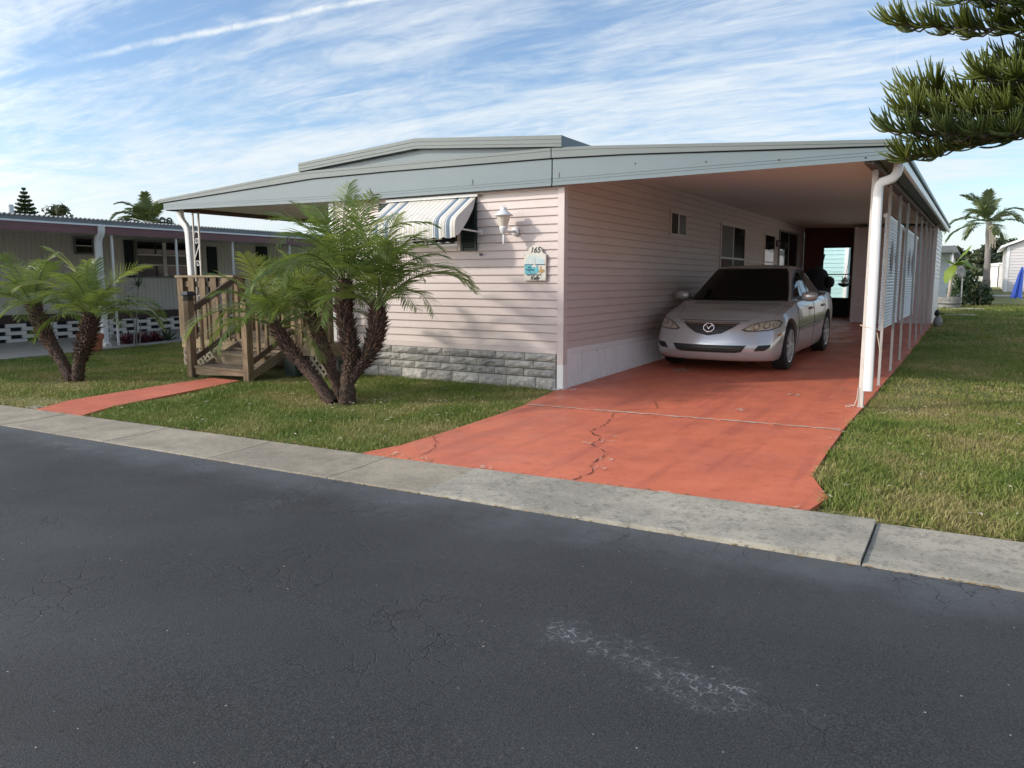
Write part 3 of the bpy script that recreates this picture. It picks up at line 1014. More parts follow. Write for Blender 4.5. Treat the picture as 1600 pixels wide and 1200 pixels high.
def lerp_line(pts, x):
    for a, b in zip(pts[:-1], pts[1:]):
        if a[0] <= x <= b[0]:
            t = (x - a[0]) / (b[0] - a[0])
            return a[1] + (b[1] - a[1]) * t
    return pts[-1][1]


gap_line = [(-7.54, 2.635), (-4.0, 2.795), (-0.098, 2.800), (3.555, 2.592)]
gap_line = [(-7.54, 2.635), (-4.0, 2.797), (-2.6, 2.797), (-0.098, 2.770), (0.85, 2.738), (3.555, 2.592)]
low_line = [(-7.46, 2.515), (-3.1, 2.450), (-0.098, 2.456), (3.58, 2.475)]
top_line = [(-7.58, 2.690), (-4.3, 2.905), (-0.098, 2.885), (0.43, 2.862), (3.552, 2.648)]


def sub(line, x0, x1, dz=0.0):
    out = [(x0, lerp_line(line, x0) + dz)] + [(a, b + dz) for a, b in line if x0 < a < x1] + [(x1, lerp_line(line, x1) + dz)]
    return out


def multi_band(name, lo, hi, x0, x1, y0, y1, mat):
    xs_ = sorted({x0, x1, *[a for a, _ in lo if x0 < a < x1], *[a for a, _ in hi if x0 < a < x1]})
    return band(name, [(x, lerp_line(lo, x)) for x in xs_], [(x, lerp_line(hi, x)) for x in xs_], y0, y1, mat)


def shift(line, dz):
    return [(a, b + dz) for a, b in line]


L2 = [(-7.6, low_line[0][1])] + low_line + [(3.7, low_line[-1][1])]
G2 = [(-7.7, 2.628)] + gap_line + [(3.7, 2.584)]
T2 = [(-7.7, 2.682)] + top_line + [(3.7, 2.640)]
JX = -0.098
for nm, x0, x1 in (('patio_fascia', -7.50, JX - 0.008), ('carport_fascia', JX + 0.008, 3.578)):
    o = multi_band(nm, L2, shift(G2, -0.012), x0, x1, YF, YF + 0.03, M['fascia'])
    # two pressed ribs along the lower edge
    for dz in (0.045, 0.075):
        multi_band('pressed_rib', shift(L2, dz), shift(L2, dz + 0.010), x0 + 0.002, x1 - 0.002, YF - 0.005, YF - 0.0005, M['fascia']).parent = o
    multi_band('lower_lip', shift(L2, -0.004), shift(L2, 0.012), x0 + 0.001, x1 - 0.001, YF - 0.010, YF - 0.0005, M['fascia']).parent = o
multi_band('shadow_gap', shift(G2, -0.030), shift(G2, 0.010), -7.50, 3.56, YF + 0.031, YF + 0.06, M['gap'])
for nm, x0, x1 in (('patio_roof_edge', -7.585, JX - 0.006), ('carport_roof_edge', JX + 0.006, 3.60)):
    o = multi_band(nm, G2, T2, x0, x1, YF - 0.028, YF + 0.03, M['fascia_dark'])
    multi_band('pressed_rib', shift(T2, -0.034), shift(T2, -0.026), x0 + 0.002, x1 - 0.002, YF - 0.034, YF - 0.0285, M['fascia_dark']).parent = o
# screw heads / brackets on the fascia
for sx_ in (-2.95, -1.25, -0.02):
    MB().box(sx_, sx_ + 0.022, YF - 0.007, YF - 0.0005, 2.535, 2.60).build('bracket', M['galv'], home, bevel=0.002)
for sx_ in (0.95, 1.75, 2.5, 3.3):
    MB().lathe([(0.008, -0.004), (0.008, 0.0)], (sx_, YF - 0.001, lerp_line(G2, sx_) - 0.105), 8, 'y').build('screw_head', M['gap'], home)

# upper roof of the home with its bowed front edge
ur_b = [(-4.245, 2.905), (-2.10, 3.046), (0.048, 2.883)]
ur_t = [(-4.245, 3.024), (-2.10, 3.176), (0.048, 3.013)]
o = band('upper_roof_edge', ur_b, ur_t, YF - 0.05, YF + 0.02, M['fascia_dark'])
for dz in (0.035, 0.085):
    band('pressed_rib', [(a, b + dz) for a, b in ur_b], [(a, b + dz + 0.008) for a, b in ur_b], YF - 0.056, YF - 0.0505, M['fascia_dark']).parent = o
band('gable_panel', [(-4.1, 2.80), (-2.10, 2.80), (0.0, 2.80)], [(-4.1, 2.908), (-2.10, 3.05), (0.0, 2.886)], YF + 0.031, YF + 0.06, M['fascia'])
m = MB()
for (a, b) in zip(ur_t[:-1], ur_t[1:]):
    m.hexa([(a[0], YF + 0.021, a[1] - 0.12), (b[0], YF + 0.021, b[1] - 0.12), (b[0], 15.6, b[1] - 0.12), (a[0], 15.6, a[1] - 0.12)],
           [(a[0], YF + 0.021, a[1] - 0.002), (b[0], YF + 0.021, b[1] - 0.002), (b[0], 15.6, b[1] - 0.002), (a[0], 15.6, a[1] - 0.002)])
m.build('upper_roof', M['fascia_dark'], home)

# carport roof: sheet, ceiling, side beam, gutter
RS = 0.012  # the outer edge of the carport climbs slightly to the rear
CY1 = 16.6
m = MB()
for i in range(9):
    ya, yb = YF + 0.061 + (CY1 - YF - 0.061) * i / 9, YF + 0.061 + (CY1 - YF - 0.061) * (i + 1) / 9
    m.hexa([(-0.04, ya, 2.825 + .003 * ya), (3.56, ya, 2.572 + RS * ya), (3.56, yb, 2.572 + RS * yb), (-0.04, yb, 2.825 + .003 * yb)],
           [(-0.04, ya, 2.868 + .003 * ya), (3.60, ya, 2.636 + RS * ya), (3.60, yb, 2.636 + RS * yb), (-0.04, yb, 2.868 + .003 * yb)])
m.build('carport_roof', M['fascia_dark'], home)
ceil = None
ny = 9
for i in range(ny):
    y0 = YF + 0.062 + (CY1 - 0.1 - YF) * i / ny
    y1 = YF + 0.062 + (CY1 - 0.1 - YF) * (i + 1) / ny - 0.006
    zl = lambda yy: 2.79 + 0.003 * yy
    zr = lambda yy: 2.535 + RS * yy
    MB().hexa([(0.022, y0, zl(y0)), (3.40, y0, zr(y0)), (3.40, y1, zr(y1)), (0.022, y1, zl(y1))],
              [(0.022, y0, zl(y0) + 0.012), (3.40, y0, zr(y0) + 0.012), (3.40, y1, zr(y1) + 0.012), (0.022, y1, zl(y1) + 0.012)]).build('ceiling_panel', M['ceiling'], home)


def along_y(name, xa, xb, za, zb, y0, y1, mat, bevel=0.0):
    return MB().hexa([(xa, y0, za + RS * y0), (xb, y0, za + RS * y0), (xb, y1, za + RS * y1), (xa, y1, za + RS * y1)],
                     [(xa, y0, zb + RS * y0), (xb, y0, zb + RS * y0), (xb, y1, zb + RS * y1), (xa, y1, zb + RS * y1)]).build(name, mat, home, bevel=bevel)


along_y('side_beam', 3.29, 3.37, 2.45, 2.533, YF + 0.035, CY1 - 0.2, M['brown'])
along_y('side_soffit', 3.402, 3.535, 2.505, 2.530, YF + 0.035, CY1 - 0.02, M['soffit_green'])
along_y('gutter', 3.54, 3.585, 2.475, 2.565, YF + 0.031, CY1, M['white'], 0.006)
along_y('gutter_gap', 3.54, 3.57, 2.566, 2.590, YF + 0.031, CY1, M['gap'])
along_y('roof_side_edge', 3.50, 3.606, 2.591, 2.640, YF + 0.062, CY1 + 0.02, M['fascia'], 0.004)

# patio roof on the left
m = MB()
PY1 = 9.0
m.hexa([(-7.54, YF + 0.061, 2.60), (-3.82, YF + 0.061, 2.74), (-3.82, PY1, 2.74), (-7.54, PY1, 2.60)],
       [(-7.56, YF + 0.061, 2.66), (-3.82, YF + 0.061, 2.84), (-3.82, PY1, 2.84), (-7.56, PY1, 2.66)])
m.build('patio_roof', M['fascia_dark'], home)
for i in range(8):
    x0 = -7.36 + 3.52 * i / 8
    x1 = -7.36 + 3.52 * (i + 1) / 8 - 0.012
    za = lambda x: 2.57 + (x + 7.36) * 0.033
    MB().hexa([(x0, YF + 0.062, za(x0)), (x1, YF + 0.062, za(x1)), (x1, PY1 - .1, za(x1)), (x0, PY1 - .1, za(x0))],
              [(x0, YF + 0.062, za(x0) + .012), (x1, YF + 0.062, za(x1) + .012), (x1, PY1 - .1, za(x1) + .012), (x0, PY1 - .1, za(x0) + .012)]).build('ceiling_panel', M['ceiling'], home)
MB().box(-7.50, -7.40, YF + 0.035, PY1, 2.505, 2.598).build('side_beam', M['brown'], home)

# ---- side windows and sliding door under the carport


def window(parent, y0, y1, z0, z1, cols, rail, frame=0.05, colours=None):
    """window let into the wall that faces +x; cols: y-fractions of the mullions; rail: z-fraction of a meeting rail"""
    w = MB().box(0.0, 0.020, y0 + 0.02, y1 - 0.02, z0 + 0.02, z1 - 0.02).build('window', M['gap'], parent)
    f = MB()
    f.box(0.0, 0.034, y0, y0 + frame, z0, z1).box(0.0, 0.034, y1 - frame, y1, z0, z1)
    f.box(0.0, 0.034, y0 + frame, y1 - frame, z1 - frame, z1).box(0.0, 0.036, y0 + frame, y1 - frame, z0, z0 + frame)
    f.build('frame', M['siding_trim'], w)
    edges = [y0 + frame] + [y0 + (y1 - y0) * c for c in cols] + [y1 - frame]
    zs = [z0 + frame] + ([z0 + (z1 - z0) * rail] if rail else []) + [z1 - frame]
    k = 0
    for i, (a, b) in enumerate(zip(edges[:-1], edges[1:])):
        a2 = a + (0.02 if i else 0)
        b2 = b - (0.02 if i < len(edges) - 2 else 0)
        if i:
            MB().box(0.001, 0.030, a - 0.02, a + 0.02, z0 + frame, z1 - frame).build('mullion', M['white'], w)
        for j, (c, d) in enumerate(zip(zs[:-1], zs[1:])):
            c2, d2 = c + (0.018 if j else 0), d - (0.018 if j < len(zs) - 2 else 0)
            MB().box(0.020, 0.0235, a2, b2, c2, d2).build('pane', M[(colours or ['glass'])[k % len(colours or [1])]], w)
            k += 1
        if rail:
            MB().box(0.001, 0.028, a2, b2, zs[1] - 0.018, zs[1] + 0.018).build('meeting_rail', M['white'], w)
    return w


window(home, 3.68, 4.50, 2.05, 2.47, [0.5], None, colours=['glass', 'blind'])
window(home, 6.55, 8.40, 1.05, 2.46, [0.5], 0.52, colours=['glass', 'blind', 'glass', 'glass'])
window(home, 10.15, 11.25, 1.1, 2.45, [], 0.5, colours=['glass', 'glass'])
w = MB().box(0.0, 0.022, 11.75, 13.9, 0.42, 2.56).build('sliding_door', M['glass'], home)
f = MB().box(0.0, 0.04, 11.70, 11.76, 0.42, 2.60).box(0.0, 0.04, 13.9, 13.96, 0.42, 2.60).box(0.0, 0.04, 11.76, 13.9, 2.561, 2.60).box(0.0, 0.036, 12.80, 12.85, 0.42, 2.56)
f.build('frame', M['galv'], w)
wl = thing('carport_lamp', (0.03, 11.45, 2.25), 'small black wall lantern beside the sliding door under the carport', 'lamp')
MB().box(0.016, 0.04, 11.41, 11.49, 2.17, 2.33).build('wall_plate', M['black'], wl)
MB().tube([(0.04, 11.45, 2.3), (0.16, 11.45, 2.34), (0.2, 11.45, 2.28)], 0.012, 6).build('arm', M['black'], wl)
MB().lathe([(0.03, 2.10), (0.06, 2.12), (0.075, 2.24), (0.09, 2.25), (0.02, 2.30)], (0.2, 11.45, 0), 8).build('lantern', M['black'], wl)

# ---- storage shed at the end of the carport, dark partition with the screen door
SX0, SX1, SY0, SY1 = 1.60, 3.43, 12.9, 16.3
shed = MB().box(SX0 + 0.02, SX1 - 0.02, SY0 + 0.02, SY1, g(SY0) - 0.05, 2.66).build('storage_room', M['shed_siding'], home)
siding_x(shed, SX0 + 0.07, SX1 - 0.07, SY0 + 0.02, 2.66, 0.29, M['shed_siding'], pitch=0.1016)
siding_y(shed, SY0 + 0.09, SY1, SX1 - 0.02, 2.62, 0.29, M['white'], pitch=0.1016, out=0.02)
MB().box(SX0, SX0 + 0.08, SY0 - 0.005, SY0 + 0.018, 0.27, 2.68).build('corner_trim', M['siding_trim'], home)
m = MB().box(SX1 - 0.08, SX1 + 0.004, SY0 - 0.005, SY0 + 0.018, 0.27, 2.66)
m.box(SX1 - 0.018, SX1 + 0.006, SY0 + 0.0185, SY0 + 0.088, 0.27, 2.66)
m.build('corner_trim', M['siding_trim'], home)
PD = 15.0
m = MB().box(0.02, 0.52, PD, PD + 0.04, 0.2, 2.84).box(0.52, 1.30, PD, PD + 0.04, 2.285, 2.84).box(1.30, 1.60, PD, PD + 0.04, 0.2, 2.84)
m.build('partition', M['dark_red'], home)
sd = MB().box(0.52, 0.56, PD - 0.02, PD + 0.03, 0.3, 2.285).box(1.26, 1.30, PD - 0.02, PD + 0.03, 0.3, 2.285).box(0.56, 1.26, PD - 0.02, PD + 0.03, 2.25, 2.285).box(0.56, 1.26, PD - 0.02, PD + 0.03, 1.50, 1.53)
sd.build('screen_door', M['black'], home)
MB().box(0.52, 1.30, PD - 0.01, PD + 0.02, 0.28, 0.86).build('kick_panel', M['black'], home)

# ------------------------------------------------------------------ carport posts and downspouts
posts_y = [0.41, 2.09, 3.54, 4.94, 6.85, 8.40, 10.0, 11.5]
post_proto = None
for i, yy in enumerate(posts_y):
    z0, z1 = g(yy), 2.452 + RS * yy
    if i == 0:
        m = MB().bar((3.335, yy, z0), (3.335, yy + .03, z1), 0.052, 0.052, (0, 1, 0))
        m.box(3.30, 3.37, yy - 0.035, yy + 0.035, z0, z0 + 0.012)
        o = m.build('carport_post', M['post'], home, bevel=0.004)
    else:
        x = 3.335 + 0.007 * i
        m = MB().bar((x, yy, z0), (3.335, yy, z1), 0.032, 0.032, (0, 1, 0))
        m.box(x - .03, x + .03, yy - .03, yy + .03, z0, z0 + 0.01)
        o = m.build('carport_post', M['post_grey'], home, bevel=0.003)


def rect_pipe(m, pts, w, d):
    """pipe of rectangular section through the points, mitred"""
    pts = [Vector(p) for p in pts]
    side = Vector((0, 1, 0))
    rings = []
    for i, p in enumerate(pts):
        t = (pts[min(i + 1, len(pts) - 1)] - pts[max(i - 1, 0)]).normalized()
        n = t.cross(side).normalized()
        s = n.cross(t).normalized()
        c = w / 2
        e = d / 2
        k = 0.22
        ring = []
        for (a, b) in ((1, 1 - k), (1 - k, 1), (-1 + k, 1), (-1, 1 - k), (-1, -1 + k), (-1 + k, -1), (1 - k, -1), (1, -1 + k)):
            ring.append(p + n * c * a + s * e * b)
        rings.append(ring)
    n = 8
    vs = [v for r_ in rings for v in r_]
    fs = [(i * n + k, i * n + (k + 1) % n, (i + 1) * n + (k + 1) % n, (i + 1) * n + k) for i in range(len(pts) - 1) for k in range(n)]
    fs += [tuple(range(n)), tuple((len(pts) - 1) * n + k for k in range(n))[::-1]]
    m.add(vs, fs)


m = MB()
rect_pipe(m, [(3.555, 0.30, 2.49), (3.555, 0.30, 2.44), (3.545, 0.30, 2.39), (3.51, 0.30, 2.345), (3.46, 0.30, 2.325), (3.42, 0.305, 2.315), (3.39, 0.31, 2.285), (3.385, 0.31, 2.23),
              (3.395, 0.31, 1.2), (3.405, 0.32, 0.25), (3.405, 0.32, 0.20)], 0.085, 0.07)
ds = m.build('downspout', M['white_clean'], home)
smooth_obj(ds, 50)
m = MB()
loop = [(3.372 + 0.082 * math.cos(t), 0.36 + 0.085 * math.sin(t), 0.86 - 0.02 * math.cos(t)) for t in [6.283 * i / 16 for i in range(17)]]
m.tube(loop, 0.004, 5, False)
m.tube([(3.42, 0.33, 0.84), (3.46, 0.30, 0.80), (3.50, 0.28, 0.62)], 0.004, 5)
tag(m.build('tie_cord', M['debris']), 'thin pale cord tied round the white downspout and the front carport post', 'cord')
m = MB()
m.tube([(3.305, 0.38, 0.22), (3.30, 0.37, 0.1), (3.28, 0.34, 0.03), (3.24, 0.30, 0.024), (3.20, 0.33, 0.022), (3.22, 0.40, 0.024), (3.28, 0.41, 0.022)], 0.0045, 6)
tag(m.build('loose_cable', M['debris']), 'loose pale cable curled on the red slab at the foot of the front carport post', 'cable')

# left patio: ornamental metal post and downspout
m = MB()
PYY = 0.38
for x in (-7.43, -7.28):
    m.bar((x, PYY, g(PYY)), (x, PYY, 2.505), 0.026, 0.026, (0, 1, 0))
m.build('patio_post', M['post'], home)
sc = MB()


def scroll(m, cx, cz, r, y, turns, flip=1):
    pts = []
    for i in range(26):
        t = i / 25
        a = turns * 6.283 * t
        rr = r * (1 - 0.8 * t)
        pts.append((cx + flip * rr * math.cos(a), y, cz + rr * math.sin(a)))
    m.tube(pts, 0.007, 5)


for zc in (0.75, 1.85):
    scroll(sc, -7.355, zc + 0.16, 0.06, PYY, 1.2)
    sc.bar((-7.42, PYY, zc - 0.12), (-7.29, PYY, zc + 0.12), 0.012, 0.012, (0, 1, 0))
    scroll(sc, -7.355, zc - 0.22, 0.06, PYY, 1.2, -1)
    arc = [(-7.355 + 0.064 * math.cos(t), PYY, zc + 0.26 + 0.07 * math.sin(t)) for t in [3.1416 * i / 10 for i in range(11)]]
    sc.tube(arc, 0.006, 5)
sc.build('scrollwork', M['white_clean'], home)
m = MB()
rect_pipe(m, [(-7.40, 0.12, 2.52), (-7.40, 0.12, 2.46), (-7.39, 0.12, 2.40), (-7.35, 0.12, 2.33), (-7.27, 0.12, 2.26), (-7.235, 0.12, 2.20), (-7.22, 0.12, 2.12), (-7.19, 0.12, 1.2), (-7.17, 0.12, 0.05)], 0.105, 0.08)
o = m.build('downspout', M['white'], home)
smooth_obj(o, 50)

# ------------------------------------------------------------------ front window, awning, lamp, sign
WX0, WX1, WZ0, WZ1 = -2.62, -1.485, 1.72, 2.39
w = MB().box(WX0 + .02, WX1 - .02, -0.022, 0.0, WZ0 + .02, WZ1 - .02).build('window', M['gap'], home)
f = MB().box(WX0, WX0 + .05, -0.042, -0.001, WZ0, WZ1).box(WX1 - .05, WX1, -0.042, -0.001, WZ0, WZ1).box(WX0 + .05, WX1 - .05, -0.042, -0.001, WZ1 - .05, WZ1).box(WX0 + .05, WX1 - .05, -0.044, -0.001, WZ0, WZ0 + .06)
f.build('frame', M['siding_trim'], w, bevel=0.003)
MB().box(WX0 + .05, (WX0 + WX1) / 2 - .02, -0.026, -0.023, WZ0 + .06, WZ1 - .05).build('pane', M['glass'], w)
MB().box((WX0 + WX1) / 2 + .02, WX1 - .05, -0.026, -0.023, WZ0 + .06, WZ1 - .05).build('pane', M['glass'], w)
MB().box((WX0 + WX1) / 2 - .02, (WX0 + WX1) / 2 + .02, -0.036, -0.001, WZ0 + .06, WZ1 - .05).build('mullion', M['white'], w)
for x0 in (-1.478, WX0 - 0.245):
    s_ = MB().box(x0, x0 + 0.24, -0.026, 0.0, 1.715, 2.39).build('shutter', M['shutter'], home)
    m = MB().box(x0, x0 + 0.03, -0.040, -0.027, 1.715, 2.39).box(x0 + 0.21, x0 + 0.24, -0.040, -0.027, 1.715, 2.39)
    z = 1.75
    while z < 2.36:
        m.hexa([(x0 + .031, -0.038, z), (x0 + .209, -0.038, z), (x0 + .209, -0.027, z + .012), (x0 + .031, -0.027, z + .012)],
               [(x0 + .031, -0.038, z + .006), (x0 + .209, -0.038, z + .006), (x0 + .209, -0.027, z + .024), (x0 + .031, -0.027, z + .024)])
        z += 0.03
    stuff(m.build('louvre_slats', M['shutter'], s_))

aw = thing('window_awning', (-1.95, -0.02, 2.40), 'striped cream and blue-grey canvas awning over the front window', 'awning')
AX0, AX1 = -2.66, -1.24
AP = [(-0.035, 2.392), (-0.14, 2.325), (-0.28, 2.235), (-0.40, 2.158), (-0.462, 2.115), (-0.492, 2.075), (-0.505, 2.01), (-0.505, 1.95), (-0.500, 1.885)]
M['aw_cream'] = mk('awning_cream', (0.70, 0.66, 0.58), (0.66, 0.62, 0.54), 8, 0.8)
M['aw_white'] = mk('awning_white', (0.76, 0.75, 0.72), (0.72, 0.71, 0.68), 8, 0.8)
M['aw_beige'] = mk('awning_beige', (0.50, 0.42, 0.30), rough=0.8)
M['aw_blue'] = mk('awning_blue', (0.16, 0.22, 0.28), rough=0.8)
M['aw_navy'] = mk('awning_navy', (0.07, 0.10, 0.15), rough=0.8)
m = MB()
cols = []
x = AX0
pat = [('aw_white', .036), ('aw_beige', .009), ('aw_cream', .028), ('aw_beige', .006)]
blue = [('aw_navy', .012), ('aw_white', .012), ('aw_blue', .045), ('aw_navy', .010)]
bl_starts = [-2.55, -1.80 + 0.30, -1.36]
blues = [AX1 - 0.16, AX1 - 0.33, AX0 + 0.10, AX0 + 0.27]
while x < AX1 - 1e-4:
    hit = [b for b in blues if b <= x < b + 0.07]
    if hit:
        for nme, w_ in blue:
            cols.append((x, min(x + w_, AX1), nme))
            x += w_
    else:
        for nme, w_ in pat:
            nb = min([b for b in blues if b > x + 1e-4] + [AX1])
            x2 = min(x + w_, nb, AX1)
            cols.append((x, x2, nme))
            x = x2
            if x >= nb - 1e-4:
                x = nb
                break
amats = ['aw_white', 'aw_beige', 'aw_cream', 'aw_navy', 'aw_blue']
for a, b, nme in cols:
    m.mi = amats.index(nme)
    for (p, q) in zip(AP[:-1], AP[1:]):
        m.add([(a, p[0], p[1]), (b, p[0], p[1]), (b, q[0], q[1]), (a, q[0], q[1])], [(0, 3, 2, 1)])
    # scalloped edge of the valance
    ph = lambda xx: 0.020 * abs(math.sin((xx - AX0) * 3.1416 / 0.155))
    m.add([(a, AP[-1][0], AP[-1][1]), (b, AP[-1][0], AP[-1][1]), (b, AP[-1][0] + .002, AP[-1][1] - .01 - ph(b)), (a, AP[-1][0] + .002, AP[-1][1] - .01 - ph(a))], [(0, 3, 2, 1)])
can = m.build('canvas', [M[k] for k in amats], aw, fix=False)
for xs_ in (AX1 - 0.001, AX0 + 0.001):
    m = MB()
    side = [(xs_, y, z) for y, z in AP] + [(xs_, -0.43, 1.90), (xs_, -0.37, 1.95), (xs_, -0.33, 1.985), (xs_, -0.22, 2.09), (xs_, -0.10, 2.24)]
    m.add(side, [tuple(range(len(side)))])
    m.build('side_wing', M['aw_white'], aw, fix=False)
MB().box(AX0 - .04, AX1 + .045, -0.075, -0.026, 2.395, 2.428).build('head_rail', M['white'], aw, bevel=0.003)
for xs_ in (AX0 + .02, AX1 - .02):
    m = MB().tube([(xs_ + (.09 if xs_ > -1.5 else -.06), -0.03, 1.95), (xs_, -0.42, 1.98)], 0.011, 7)
    m.build('arm', M['white'], aw)
    bx = xs_ + (.09 if xs_ > -1.5 else -.06)
    MB().box(bx - .025, bx + .025, -0.032, -0.019, 1.915, 1.985).build('bracket', M['white'], aw)
MB().tube([(AX0 + .05, -0.40, 1.83), (AX1 - .25, -0.44, 1.855)], 0.008, 6).build('front_bar', M['white'], aw)
m = MB().lathe([(0.022, -0.03), (0.022, -0.024), (0.01, -0.02), (0.01, -0.0)], (-1.18, 0, 1.67), 10, 'y').tube([(-1.18, -0.03, 1.67), (-1.18, -0.05, 1.665), (-1.18, -0.05, 1.70)], 0.005, 5)
tag(m.build('wall_hook', M['dish']), 'small grey hook on the pink wall below the awning bracket', 'hook')

lamp = thing('wall_lantern', (-0.66, -0.02, 1.97), 'white carriage lantern with flared cap on the pink front wall', 'lamp')
LX, LY = -0.715, -0.215
MB().lathe([(0.058, -0.024), (0.056, -0.036), (0.03, -0.05)], (-0.66, 0.0, 1.945), 18, 'y').build('wall_plate', M['white_clean'], lamp, smooth=True)
MB().tube([(-0.66, -0.045, 1.945), (-0.68, -0.12, 1.93), (LX, LY + .01, 1.94)], 0.016, 8).build('arm', M['white_clean'], lamp, smooth=True)
MB().lathe([(0.018, 1.905), (0.032, 1.915), (0.042, 1.945), (0.050, 1.965), (0.056, 1.985), (0.050, 1.992)], (LX, LY, 0), 18).build('base_cup', M['white_clean'], lamp, smooth=True)
MB().lathe([(0.047, 1.992), (0.055, 2.02), (0.088, 2.122)], (LX, LY, 0), 12).build('glass', M['bulb'], lamp)
MB().lathe([(0.118, 2.122), (0.120, 2.128), (0.09, 2.150), (0.058, 2.178), (0.040, 2.192), (0.038, 2.222), (0.02, 2.226), (0.008, 2.23), (0.008, 2.25), (0.004, 2.255)], (LX, LY, 0), 20).build('cap', M['white_clean'], lamp, smooth=True)
MB().lathe([(0.006, 1.77), (0.011, 1.79), (0.013, 1.90)], (LX, LY, 0), 8).build('tail_rod', M['white_clean'], lamp, smooth=True)

# house number plaque
sg = thing('number_plaque', (-0.37, -0.02, 1.54), 'cream arched house number plaque 165 with painted beach scene beside the corner', 'sign')
m = MB()
sxc, w2 = -0.368, 0.155
out = [(-w2, 1.335), (w2, 1.335), (w2, 1.655), (0.120, 1.665), (0.098, 1.695)]
out += [(0.098 * math.cos(t), 1.695 + 0.066 * math.sin(t)) for t in [3.1416 * i / 12 for i in range(1, 12)]]
out += [(-0.098, 1.695), (-0.120, 1.665), (-w2, 1.655)]
n = len(out)
m.add([(sxc + a, -0.048, z) for a, z in out] + [(sxc + a, -0.020, z) for a, z in out], [tuple(range(n)), tuple(range(n, 2 * n))[::-1]] + [(i, (i + 1) % n, n + (i + 1) % n, n + i) for i in range(n)])
M['sign_cream'] = mk('sign_cream', (0.74, 0.70, 0.60), (0.66, 0.62, 0.52), 14, 0.6)
M['sign_teal'] = mk('sign_teal', (0.10, 0.40, 0.46), (0.18, 0.50, 0.55), 30, 0.6)
M['sign_sky'] = mk('sign_sky', (0.45, 0.62, 0.66), (0.68, 0.68, 0.60), 20, 0.6)
M['sign_navy'] = mk('sign_navy', (0.03, 0.09, 0.16), rough=0.6)
M['sign_tan'] = mk('sign_tan', (0.40, 0.22, 0.08), (0.55, 0.38, 0.16), 40, 0.6)
M['ink'] = mk('black_ink', (0.01, 0.01, 0.012), rough=0.6)
m.build('board', M['sign_cream'], sg, bevel=0.004)


def flat(name, pts, y, mat, parent):
    m = MB()
    m.add([(sxc + a, y, z) for a, z in pts], [tuple(range(len(pts)))])
    return m.build(name, mat, parent, fix=False)


flat('sky_patch', [(-0.13, 1.53), (0.135, 1.53), (0.125, 1.60), (0.07, 1.645), (-0.07, 1.645), (-0.125, 1.60)], -0.0500, M['sign_sky'], sg)
flat('water_patch', [(-0.145, 1.42), (-0.02, 1.415), (0.06, 1.44), (0.05, 1.50), (0.03, 1.535), (-0.145, 1.53)], -0.0512, M['sign_teal'], sg)
flat('horizon_line', [(-0.145, 1.527), (0.145, 1.527), (0.145, 1.537), (-0.145, 1.537)], -0.0520, M['sign_navy'], sg)
flat('sailing_boat', [(-0.035, 1.50), (0.02, 1.50), (0.03, 1.525), (0.005, 1.53), (0.008, 1.62), (-0.005, 1.63), (-0.012, 1.53), (-0.04, 1.525)], -0.0528, M['sign_cream'], sg)
flat('beach_chair', [(0.05, 1.45), (0.09, 1.425), (0.14, 1.455), (0.13, 1.475), (0.10, 1.47), (0.09, 1.51), (0.07, 1.51), (0.075, 1.47)], -0.0528, M['sign_tan'], sg)
m = MB()
for zz, x0, x1 in ((1.50, -0.10, -0.05), (1.468, -0.12, 0.0), (1.44, -0.07, -0.05), (1.408, -0.12, 0.10)):
    x = x0
    pts = []
    while x < x1:
        pts.append((sxc + x, -0.0535, zz + 0.009 * math.sin(x * 260) + 0.004 * math.sin(x * 97)))
        x += 0.004
    m.tube(pts, 0.0028, 4, False)
stuff(m.build('painted_script', M['sign_navy'], sg, fix=False))


def text(name, body, size, x, z, y, mat, parent, shear=0.0):
    cu = bpy.data.curves.new(name, 'FONT')
    cu.body = body
    cu.size = size
    cu.shear = shear
    cu.align_x = 'CENTER'
    cu.align_y = 'CENTER'
    cu.offset = 0.0016
    tmp = bpy.data.objects.new(name, cu)
    COL.objects.link(tmp)
    bpy.context.view_layer.update()
    me = bpy.data.meshes.new_from_object(tmp.evaluated_get(bpy.context.evaluated_depsgraph_get()))
    bpy.data.objects.remove(tmp)
    bpy.data.curves.remove(cu)
    me.materials.clear()
    me.materials.append(mat)
    o = bpy.data.objects.new(name, me)
    COL.objects.link(o)
    o.parent = parent
    p = origin(parent)
    o.location = (x - p.x, y - p.y, z - p.z)
    o.rotation_euler = (R(90), 0, 0)
    return stuff(o)


text('number_lettering', '165', 0.095, sxc + 0.005, 1.705, -0.0515, M['ink'], sg, 0.25)
text('name_lettering', 'Kelly', 0.062, sxc, 1.368, -0.0515, M['ink'], sg, 0.4)

